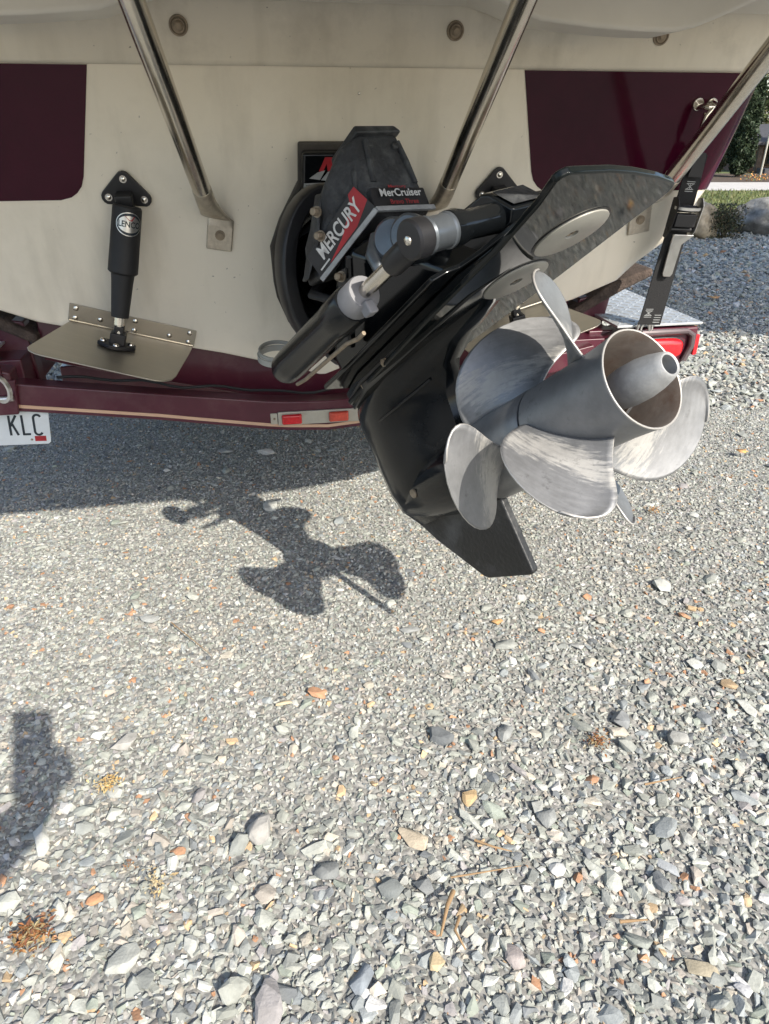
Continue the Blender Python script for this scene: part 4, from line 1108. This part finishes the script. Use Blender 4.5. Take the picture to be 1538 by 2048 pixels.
# ------------------------------------------------------------------ leaves, twigs and weeds on the gravel
def gpos(px, py, z=.0):
    x, y, t = ground_at(px, py); return Vector((x, y, z))
def add_tint(o, c, var=.15):
    k = len(o.data.vertices); a = o.data.attributes.new('tint', 'FLOAT_COLOR', 'POINT')
    r = random.Random(len(o.name) + k)
    a.data.foreach_set('color', [w for _ in range(k) for w in (*(x * r.uniform(1 - var, 1 + var) for x in c), 1)])
def leaf(px, py, size, c, label, turn):
    o_ = gpos(px, py, .022); V, F = [], []
    out = [(0, -1), (.32, -.55), (.75, -.6), (.6, -.15), (1.0, .25), (.5, .35), (.45, .8), (.12, .62), (0, 1.05)]
    pts = out + [(-x, y) for x, y in reversed(out[1:-1])]
    V = [o_ + Vector((0, 0, .012 * size / .05))]
    for x, y in pts:
        X, Y = x * math.cos(turn) - y * math.sin(turn), x * math.sin(turn) + y * math.cos(turn)
        V.append(o_ + Vector((X * size, Y * size, size * .28 * (x * x + .4 * y * y) + random.uniform(0, .1) * size)))
    F = [(0, 1 + k, 1 + (k + 1) % len(pts)) for k in range(len(pts))]
    o = mk('leaf', V, F, M['leaf'], sharp=80); add_tint(o, c)
    s = o.modifiers.new('thickness', 'SOLIDIFY'); s.thickness = .0008
    tag(o, label, 'leaf', 'fallen leaves on the gravel')
leaf(1424, 603, .045, (.40, .22, .09), 'curled orange brown leaf on the shaded gravel right of the strap', .5)
leaf(1284, 528, .030, (.42, .30, .14), 'small tan leaf on the shaded gravel beside the strap handle', 1.4)
leaf(1385, 660, .026, (.45, .27, .13), 'tan leaf at the edge of the shade right of the tail light', 2.2)
leaf(1480, 915, .022, (.48, .25, .10), 'orange leaf on the sunlit gravel right of the propellers', .2)
def twig(pts, r, label):
    P = [gpos(x, y, z) for x, y, z in pts]
    o = mk('twig', *tube(P, [r] + [r * .8] * (len(P) - 2) + [r * .4], 7), M['twig'], sharp=70)
    tag(o, label, 'twig', 'dry twigs on the gravel')
twig([(905, 1800, .02), (893, 1840, .035), (880, 1890, .02)], .004, 'thick brown twig leaning on the stones near the bottom')
twig([(918, 1850, .02), (908, 1885, .028), (930, 1915, .018)], .0028, 'thin brown twig crossing beside the thick brown one')
twig([(948, 1695, .018), (985, 1712, .022), (1022, 1716, .016)], .0022, 'pale dry stalk on the gravel right of the cream wedge stone')
twig([(900, 1770, .018), (960, 1762, .02), (1040, 1745, .016)], .0016, 'long fine straw lying across the gravel')
twig([(1235, 1860, .02), (1290, 1858, .022)], .0028, 'short straight twig at the lower right')
twig([(345, 1255, .014), (380, 1285, .016), (425, 1320, .012)], .0014, 'fine dry stem lying left of the propeller shadow')
twig([(1285, 1585, .02), (1360, 1570, .02)], .002, 'dry straw near the right edge below the round cobble')
def weed(px, py, n, size, cols, label):
    o_ = gpos(px, py, .012); V, F, C = [], [], []
    for k in range(n * 2):
        q = random.uniform(0, 6.28); el = random.uniform(-.1, .7); l = size * random.uniform(.15, .5)
        st = o_ + Vector((random.gauss(0, size * .42), random.gauss(0, size * .40), random.uniform(0, .008)))
        d = Vector((math.cos(q) * math.cos(el), math.sin(q) * math.cos(el), math.sin(el))); sd = d.cross(UP).normalized()
        w = size * random.uniform(.03, .09); k0 = len(V)
        V += [st, st + d * l * .5 + sd * w, st + d * l * .5 - sd * w + UP * w * .4, st + d * l - UP * l * .2]
        F += [(k0, k0 + 1, k0 + 3), (k0, k0 + 3, k0 + 2)]
        c = random.choice(cols); C += [(*c, 1)] * 4
    o = mk('dry_weed', V, F, M['leaf'], sharp=80)
    a = o.data.attributes.new('tint', 'FLOAT_COLOR', 'POINT'); a.data.foreach_set('color', [w for c in C for w in c])
    tag(o, label, 'weed', 'dried weeds in the gravel')
RU = [(.24, .10, .035), (.28, .16, .07), (.15, .06, .03), (.27, .22, .12)]
weed(65, 1885, 90, .032, RU, 'rust orange clump of dried weed at the lower left corner')
weed(218, 1580, 60, .022, [(.50, .40, .20), (.45, .30, .12)], 'straw yellow dried weed left of the greenish slate')
weed(1193, 1495, 60, .024, RU, 'rusty orange dried weed below the speckled dark stone')
weed(316, 1775, 26, .026, [(.40, .30, .16), (.48, .40, .25)], 'small dry brown seedling left of centre near the bottom')
weed(260, 1740, 18, .016, RU, 'tiny orange seedling beside the phone\'s shadow')
weed(1305, 1030, 30, .026, [(.30, .15, .07), (.40, .25, .1)], 'brown dried weed below the right propeller blade')

# ------------------------------------------------------------------ background on the right
def boulder(c, rx, ry, rz, seed, m, label):
    bm = bmesh.new(); bmesh.ops.create_icosphere(bm, subdivisions=4, radius=1)
    r = np.random.default_rng(seed)
    pl = [(Vector(v).normalized(), d) for v, d in zip(r.normal(size=(13, 3)), r.uniform(.62, .9, 13))]
    for v in bm.verts:
        p = v.co.copy()
        for n, d in pl:
            k = p.dot(n)
            if k > d: p -= n * (k - d) * .92
        p *= 1 + .03 * math.sin(p.x * 9 + seed) * math.sin(p.y * 8) + .03 * math.sin(p.z * 17 + p.x * 13) + .025 * math.sin(p.x * 31 + p.z * 23) * math.sin(p.y * 27)
        v.co = p
    V = [Vector((c[0] + v.co.x * rx, c[1] + v.co.y * ry, c[2] + v.co.z * rz)) for v in bm.verts]; F = [tuple(x.index for x in f.verts) for f in bm.faces]
    bm.free()
    o = mk('boulder', V, F, m, sharp=60); tag(o, label, 'boulder', 'boulders edging the lawn')
boulder((3.08, 7.75, .14), .34, .3, .27, 3, M['boulder'], 'sunlit tan boulder at the lawn edge, left of the dark shrub')
boulder((4.12, 7.95, .10), .60, .42, .27, 8, M['bouldergrey'], 'long grey boulder streaked brown at the lawn edge, right of the dark shrub')
boulder((2.35, 8.1, .1), .3, .3, .24, 5, M['boulder'], 'tan boulder at the lawn edge hidden behind the boat\'s stern')
boulder((5.4, 8.2, .12), .5, .4, .28, 12, M['bouldergrey'], 'grey boulder at the lawn edge beyond the right edge of the picture')

def leaf_cloud(name, P, size, cols, parent, m, rng, elong=1.0):
    n = len(P); d = rng.normal(size=(n, 3)); d /= np.linalg.norm(d, axis=1)[:, None]
    e = rng.normal(size=(n, 3)); e -= d * (e * d).sum(1)[:, None]; e /= np.linalg.norm(e, axis=1)[:, None]
    s = (size * rng.uniform(.6, 1.3, n))[:, None]
    d = d * s * elong; e = e * s * .55
    V = np.stack([P - d, P + e, P + d, P - e], 1).reshape(-1, 3)
    F = np.arange(4 * n).reshape(n, 4)
    C = np.array(cols)[rng.integers(0, len(cols), n)] * rng.uniform(.75, 1.25, (n, 1))
    c = P.mean(0)
    o = np_mesh(name, V - c, F, np.repeat(C, 4, axis=0), m)
    if parent: o.parent = parent; o.location = Vector(c) - ORG[parent]
    else: o.location = c
    return o
GR = [(.055, .075, .03), (.07, .09, .035), (.045, .06, .025)]
PALE = [(.11, .13, .06), (.13, .14, .07), (.09, .11, .05), (.14, .12, .06)]
def column_tree(x, y, h, r, cols, label, n=11000, size=.028):
    t = root('conifer', label, 'tree', (x, y, 0), 'columnar conifers in the flower bed')
    mk('trunk', *tube([(x, y, 0), (x, y, h * .3), (x, y, h * .8)], [.06, .045, .015], 8), M['bark'], t)
    z = RNG.uniform(.02, 1, n); q = RNG.uniform(0, 2 * np.pi, n)
    pr = np.minimum(1, z / .12) ** .5 * (1 - z ** 2.6) ** .7 + .03
    rr = r * pr * (RNG.uniform(0, 1, n) ** .3) * (1 + .16 * np.sin(z * 31 + 3 * q) + .1 * np.sin(5 * q))
    leaf_cloud('crown', np.stack([x + rr * np.cos(q), y + rr * np.sin(q), h * z + .03], 1), size, cols, t, M['leaf'], RNG, 1.5)
column_tree(7.60, 16.9, 2.25, .25, [(.022, .038, .018), (.03, .045, .02)], 'dark green columnar conifer beside the house, right of the paler one')
column_tree(7.25, 17.4, 3.2, .34, PALE, 'paler green columnar conifer nearest the boat')
column_tree(6.05, 17.3, 3.1, .4, PALE, 'pale green columnar conifer mostly behind the boat\'s side')
column_tree(9.9, 17.2, 2.8, .36, GR, 'dark columnar conifer beyond the right edge in front of the house')
def broad_tree(x, y, h, r, cols, label, n=11000, size=.085):
    t = root('tree', label, 'tree', (x, y, 0), 'trees rising behind the house')
    limbs = [tube([(x, y, 0), (x + .1, y, h * .3), (x - .05, y + .1, h * .62), (x, y, h * .9)], [r * .09, r * .07, r * .045, .03], 9)]
    cs = []
    for k in range(16):
        q = random.uniform(0, 6.28); zz = random.uniform(.34 if h > 6 else .18, .98); l = r * random.uniform(.35, .95) * (1 - .45 * abs(zz - .55))
        e = Vector((x + l * math.cos(q), y + l * math.sin(q), h * zz))
        limbs.append(tube([(x, y, h * zz * .72), (x + l * .5 * math.cos(q), y + l * .5 * math.sin(q), h * zz * .9), e], [r * .035, r * .02, .01], 6)); cs.append(e)
    mk('trunk', *join(*limbs), M['bark'], t)
    P = []
    for e in cs:
        k = n // len(cs); g_ = RNG.normal(size=(k, 3)); g_ /= np.linalg.norm(g_, axis=1)[:, None]
        P.append(np.array(e) + g_ * (RNG.uniform(0, 1, (k, 1)) ** .45) * np.array([r * .42, r * .42, r * .34]) * random.uniform(.7, 1.15))
    leaf_cloud('crown', np.concatenate(P), size, cols, t, M['leaf'], RNG)
LF = [(.10, .13, .05), (.13, .15, .06), (.075, .10, .04), (.16, .15, .07)]
broad_tree(10.0, 27, 8.5, 3.2, LF, 'light green leafy tree rising behind the pale conifers')
broad_tree(14.5, 30, 10, 3.8, LF, 'tall leafy tree rising behind the house roof')
broad_tree(6.2, 31, 9, 3.4, GR, 'dark leafy tree far behind the boat')
broad_tree(19.5, 29, 9, 3.6, LF, 'leafy tree behind the house beyond the right edge of the picture')
broad_tree(1.0, 36, 10, 4.0, GR, 'leafy tree hidden behind the boat at the far end of the lawn')
broad_tree(11.0, 25.5, 5.0, 1.9, LF, 'short light green tree just behind the low brown building', 9000, .06)
broad_tree(13.2, 25.0, 4.6, 1.8, LF, 'short leafy tree behind the low brown building, beyond the right edge', 8000, .06)
broad_tree(9.2, 25.0, 4.4, 1.6, PALE, 'short pale tree between the boat and the low brown building', 8000, .06)
# unseen tree added to cast the shade on the gravel beyond the trailer
t0 = root('tree', 'big unseen tree added out of the picture at right to shade the far gravel', 'tree', (6.9, 1.2, 0))
mk('trunk', *tube([(6.9, 1.2, 0), (6.95, 1.2, 1.6), (6.8, 1.3, 3.4), (6.85, 1.25, 5.6)], [.22, .17, .13, .04], 10), M['bark'], t0)
k = 26000
g_ = RNG.normal(size=(k, 3)); g_ /= np.linalg.norm(g_, axis=1)[:, None]
g_ *= RNG.uniform(0, 1, (k, 1)) ** .4
P = np.array([7.2, 1.05, 4.9]) + g_ * np.array([3.7, 1.95, 1.25])
P[:, 2] += .25 * np.sin(P[:, 0] * 2.2)
leaf_cloud('crown', P, .13, LF, t0, M['leaf'], RNG)
# shrub between the boulders
sh_ = root('shrub', 'small dark twiggy shrub between the tan and the grey boulder', 'shrub', (3.42, 7.62, 0))
k = 2200; q = np.clip(RNG.normal(size=(k, 3)), -1.7, 1.7) * np.array([.09, .08, .085]) + np.array([3.36, 7.55, .17]); q[:, 2] = np.abs(q[:, 2])
leaf_cloud('foliage', q, .013, [(.05, .06, .03), (.07, .075, .04), (.10, .08, .04)], sh_, M['leaf'], RNG)
mk('stem', *join(*[tube([(3.41, 7.6, 0), (3.41 + random.gauss(0, .08), 7.6 + random.gauss(0, .06), .15), (3.41 + random.gauss(0, .15), 7.6 + random.gauss(0, .1), random.uniform(.22, .34))], [.006, .004, .002], 5) for _ in range(14)]), M['bark'], sh_)
# orange flowers at the foot of the conifers
k = 150; q = np.stack([RNG.uniform(7.2, 7.7, k), RNG.uniform(15.55, 15.9, k), np.abs(RNG.normal(.07, .04, k)) + .01], 1)
fl = leaf_cloud('flowers', q, .02, [(.50, .20, .05), (.55, .28, .08), (.10, .13, .05)], None, M['leaf'], RNG); fl['kind'] = 'stuff'; fl['label'] = 'low orange flowers along the foot of the conifers'
# grass
k = 26000; gx = RNG.uniform(2.2, 10.5, k); gy = RNG.uniform(7.95, 13.35, k)
h = RNG.uniform(.025, .06, k); q = RNG.uniform(0, 6.28, k); w = .008
V = np.stack([np.stack([gx - w * np.cos(q), gy - w * np.sin(q), np.full(k, .003)], 1), np.stack([gx + w * np.cos(q), gy + w * np.sin(q), np.full(k, .003)], 1), np.stack([gx + RNG.normal(0, .015, k), gy + RNG.normal(0, .015, k), h], 1)], 1).reshape(-1, 3)
C = np.array([(.10, .13, .04), (.13, .15, .05), (.16, .15, .07)])[RNG.integers(0, 3, k)] * RNG.uniform(.8, 1.2, (k, 1))
gs = np_mesh('grass', V, np.arange(3 * k).reshape(k, 3), np.repeat(C, 3, axis=0), M['leaf']); gs['kind'] = 'stuff'; gs['label'] = 'short green grass of the lawn'
# house
hs = root('house', 'low brown building with dark grey roof and porch beyond the lawn', 'house', (12.5, 20.5, 0))
mk('wall', *box((12.4, 20.6, .36), (1, 0, 0), (0, 1, 0), (0, 0, 1), 3.8, 1.5, .36), M['wall'], hs)
mk('roof', *loft([[Vector(p) for p in [(x, 18.4, .66), (x, 20.6, 1.02), (x, 22.8, .66), (x, 22.8, .58), (x, 20.6, .93), (x, 18.4, .58)]] for x in (8.45, 16.6)]), M['roof'], hs, bevel=.02)
for x in (8.75, 11.0, 13.4, 16.2): mk('porch_post', *box((x, 18.55, .3), (1, 0, 0), (0, 1, 0), (0, 0, 1), .05, .05, .3), M['bark'], hs, bevel=.01)
for x in (9.4, 12.2, 14.4):
    w_ = mk('window', *box((x, 19.085, .36), (1, 0, 0), (0, 1, 0), (0, 0, 1), .22, .02, .22), M['bark'], hs)
    mk('pane', *box((x, 19.055, .36), (1, 0, 0), (0, 1, 0), (0, 0, 1), .18, .012, .18), M['glass'], w_)
mk('porch_step', *box((9.6, 18.2, .06), (1, 0, 0), (0, 1, 0), (0, 0, 1), .9, .2, .06), M['roof'], hs, bevel=.01)
pl = mk('lamp_post', *join(tube([(7.95, 16.6, 0), (7.95, 16.6, 3.6)], [.022, .016], 10), tube([(7.95, 16.6, 3.6), (7.95, 16.5, 3.75), (7.95, 16.2, 3.8)], .016, 8), lathe((7.95, 16.15, 3.82), (0, 0, -1), [(0, .03), (.05, .11), (.08, .11), (.08, 0)], 14)), M['barmetal'])
tag(pl, 'thin grey lamp post standing in front of the low brown building', 'lamp post')

# ------------------------------------------------------------------ the person taking the picture (their shadow falls at lower left)
def skin_body(name, joints, edges, parent, root_i=0):
    me = bpy.data.meshes.new(name)
    me.from_pydata([j[:3] for j in joints], edges, [])
    o = bpy.data.objects.new(name, me); COL.objects.link(o)
    o.modifiers.new('skin', 'SKIN')
    for v, j in zip(me.skin_vertices[0].data, joints):
        v.radius = (j[3], j[4] if len(j) > 4 else j[3]); v.use_root = False
    me.skin_vertices[0].data[root_i].use_root = True
    s = o.modifiers.new('sub', 'SUBSURF'); s.levels = 2; s.render_levels = 2
    return o
FV, UV = Vector((0, CP, -SP)), Vector((0, SP, CP))
pc = Vector((.060, 0, 1.0)) - FV * .0125 - UV * .050
ph_ = root('phone', 'dark phone held up by the photographer, known only from its shadow', 'phone', pc)
body_ = mk('phone_case', *box(pc, (1, 0, 0), UV, FV, .038, .078, .0045), M['phone'], ph_, bevel=.004, seg=3)
mk('camera_bar', *box(pc + UV * .044 + FV * .0052, (1, 0, 0), UV, FV, .034, .0115, .001), M['phone'], ph_, bevel=.0008)
pe = root('person', 'person holding a phone out in front, known only by the shadow at lower left', 'person', (-.17, -.52, 0))
hp = pc + Vector((.047, 0, 0)) - UV * .030          # palm against the right edge of the phone
J = [(-.17, -.52, .92, .13, .10), (-.17, -.51, 1.08, .125, .09), (-.17, -.50, 1.25, .15, .095), (-.17, -.50, 1.36, .085, .07), (-.17, -.49, 1.45, .05), (-.165, -.47, 1.53, .075, .085), (-.165, -.465, 1.62, .08, .095), (-.165, -.47, 1.69, .05),
     (-.34, -.50, 1.33, .055), (-.40, -.50, 1.08, .045), (-.36, -.36, .94, .035), (-.30, -.28, .93, .02, .035), (-.27, -.22, .92, .012, .025),
     (0, -.50, 1.33, .055), (.035, -.44, 1.03, .054), (.012, -.24, .915, .048), (.050, -.13, .89, .038), (hp.x + .004, hp.y - .02, hp.z - .01, .014, .026), (hp.x + .006, hp.y - .002, hp.z + .01, .011, .024),
     (-.27, -.52, .84, .085), (-.28, -.49, .48, .06), (-.28, -.53, .09, .042), (-.28, -.40, .035, .035),
     (-.07, -.52, .84, .085), (-.06, -.49, .48, .06), (-.06, -.53, .09, .042), (-.06, -.40, .035, .035)]
E_ = [(0, 1), (1, 2), (2, 3), (3, 4), (4, 5), (5, 6), (6, 7), (2, 8), (8, 9), (9, 10), (10, 11), (11, 12), (2, 13), (13, 14), (14, 15), (15, 16), (16, 17), (17, 18), (0, 19), (19, 20), (20, 21), (21, 22), (0, 23), (23, 24), (24, 25), (25, 26)]
def finger(i0, pts, r):
    prev = i0
    for p in pts:
        J.append((*p, r)); E_.append((prev, len(J) - 1)); prev = len(J) - 1; r *= .92
for k, (du, ln_) in enumerate([(.030, .9), (.012, 1.0), (-.006, .95), (-.023, .78)]):   # fingers wrap behind the phone
    b_ = hp + UV * du
    finger(18, [b_ + Vector((.007, 0, 0)) + FV * .012, b_ + Vector((-.012 * ln_, 0, 0)) + FV * .0155, b_ + Vector((-.034 * ln_, 0, 0)) + FV * .0135], .0078)
finger(17, [hp + UV * .0 + Vector((.004, 0, 0)) - FV * .016, hp + UV * .022 + Vector((-.012, 0, 0)) - FV * .0155, hp + UV * .040 + Vector((-.026, 0, 0)) - FV * .0130], .0092)
for k in range(4):                                                                     # the relaxed left hand
    b_ = Vector((-.275 + .014 * k - .02, -.20, .915))
    finger(12, [b_ + Vector((0, .02, -.004)), b_ + Vector((.004, .045, -.014)), b_ + Vector((.006, .058, -.030))], .0078)
finger(11, [Vector((-.268, -.245, .925)), Vector((-.250, -.225, .918)), Vector((-.243, -.205, .908))], .009)
bo = skin_body('body', J, E_, None)
dg = bpy.context.evaluated_depsgraph_get(); dg.update()
me = bpy.data.meshes.new_from_object(bo.evaluated_get(dg))
bpy.data.objects.remove(bo)
for m_ in (M['skin'], M['shirt'], M['trousers']): me.materials.append(m_)
mi = []
for p in me.polygons:
    c = p.center
    mi.append(2 if c.z < .90 and c.y < -.34 else (1 if c.z < 1.42 and (c.y < -.40 or (c.z > 1.02)) else 0))
me.polygons.foreach_set('material_index', mi); me.polygons.foreach_set('use_smooth', [True] * len(mi))
o = bpy.data.objects.new('body', me); COL.objects.link(o); o.parent = pe; o.location = -ORG[pe]
mk('hair', *lathe((-.165, -.485, 1.60), (0, -.25, 1), [(-.02, .095), (.04, .10), (.08, .085), (.11, .05), (.12, 0)], 20), M['hair'], pe)
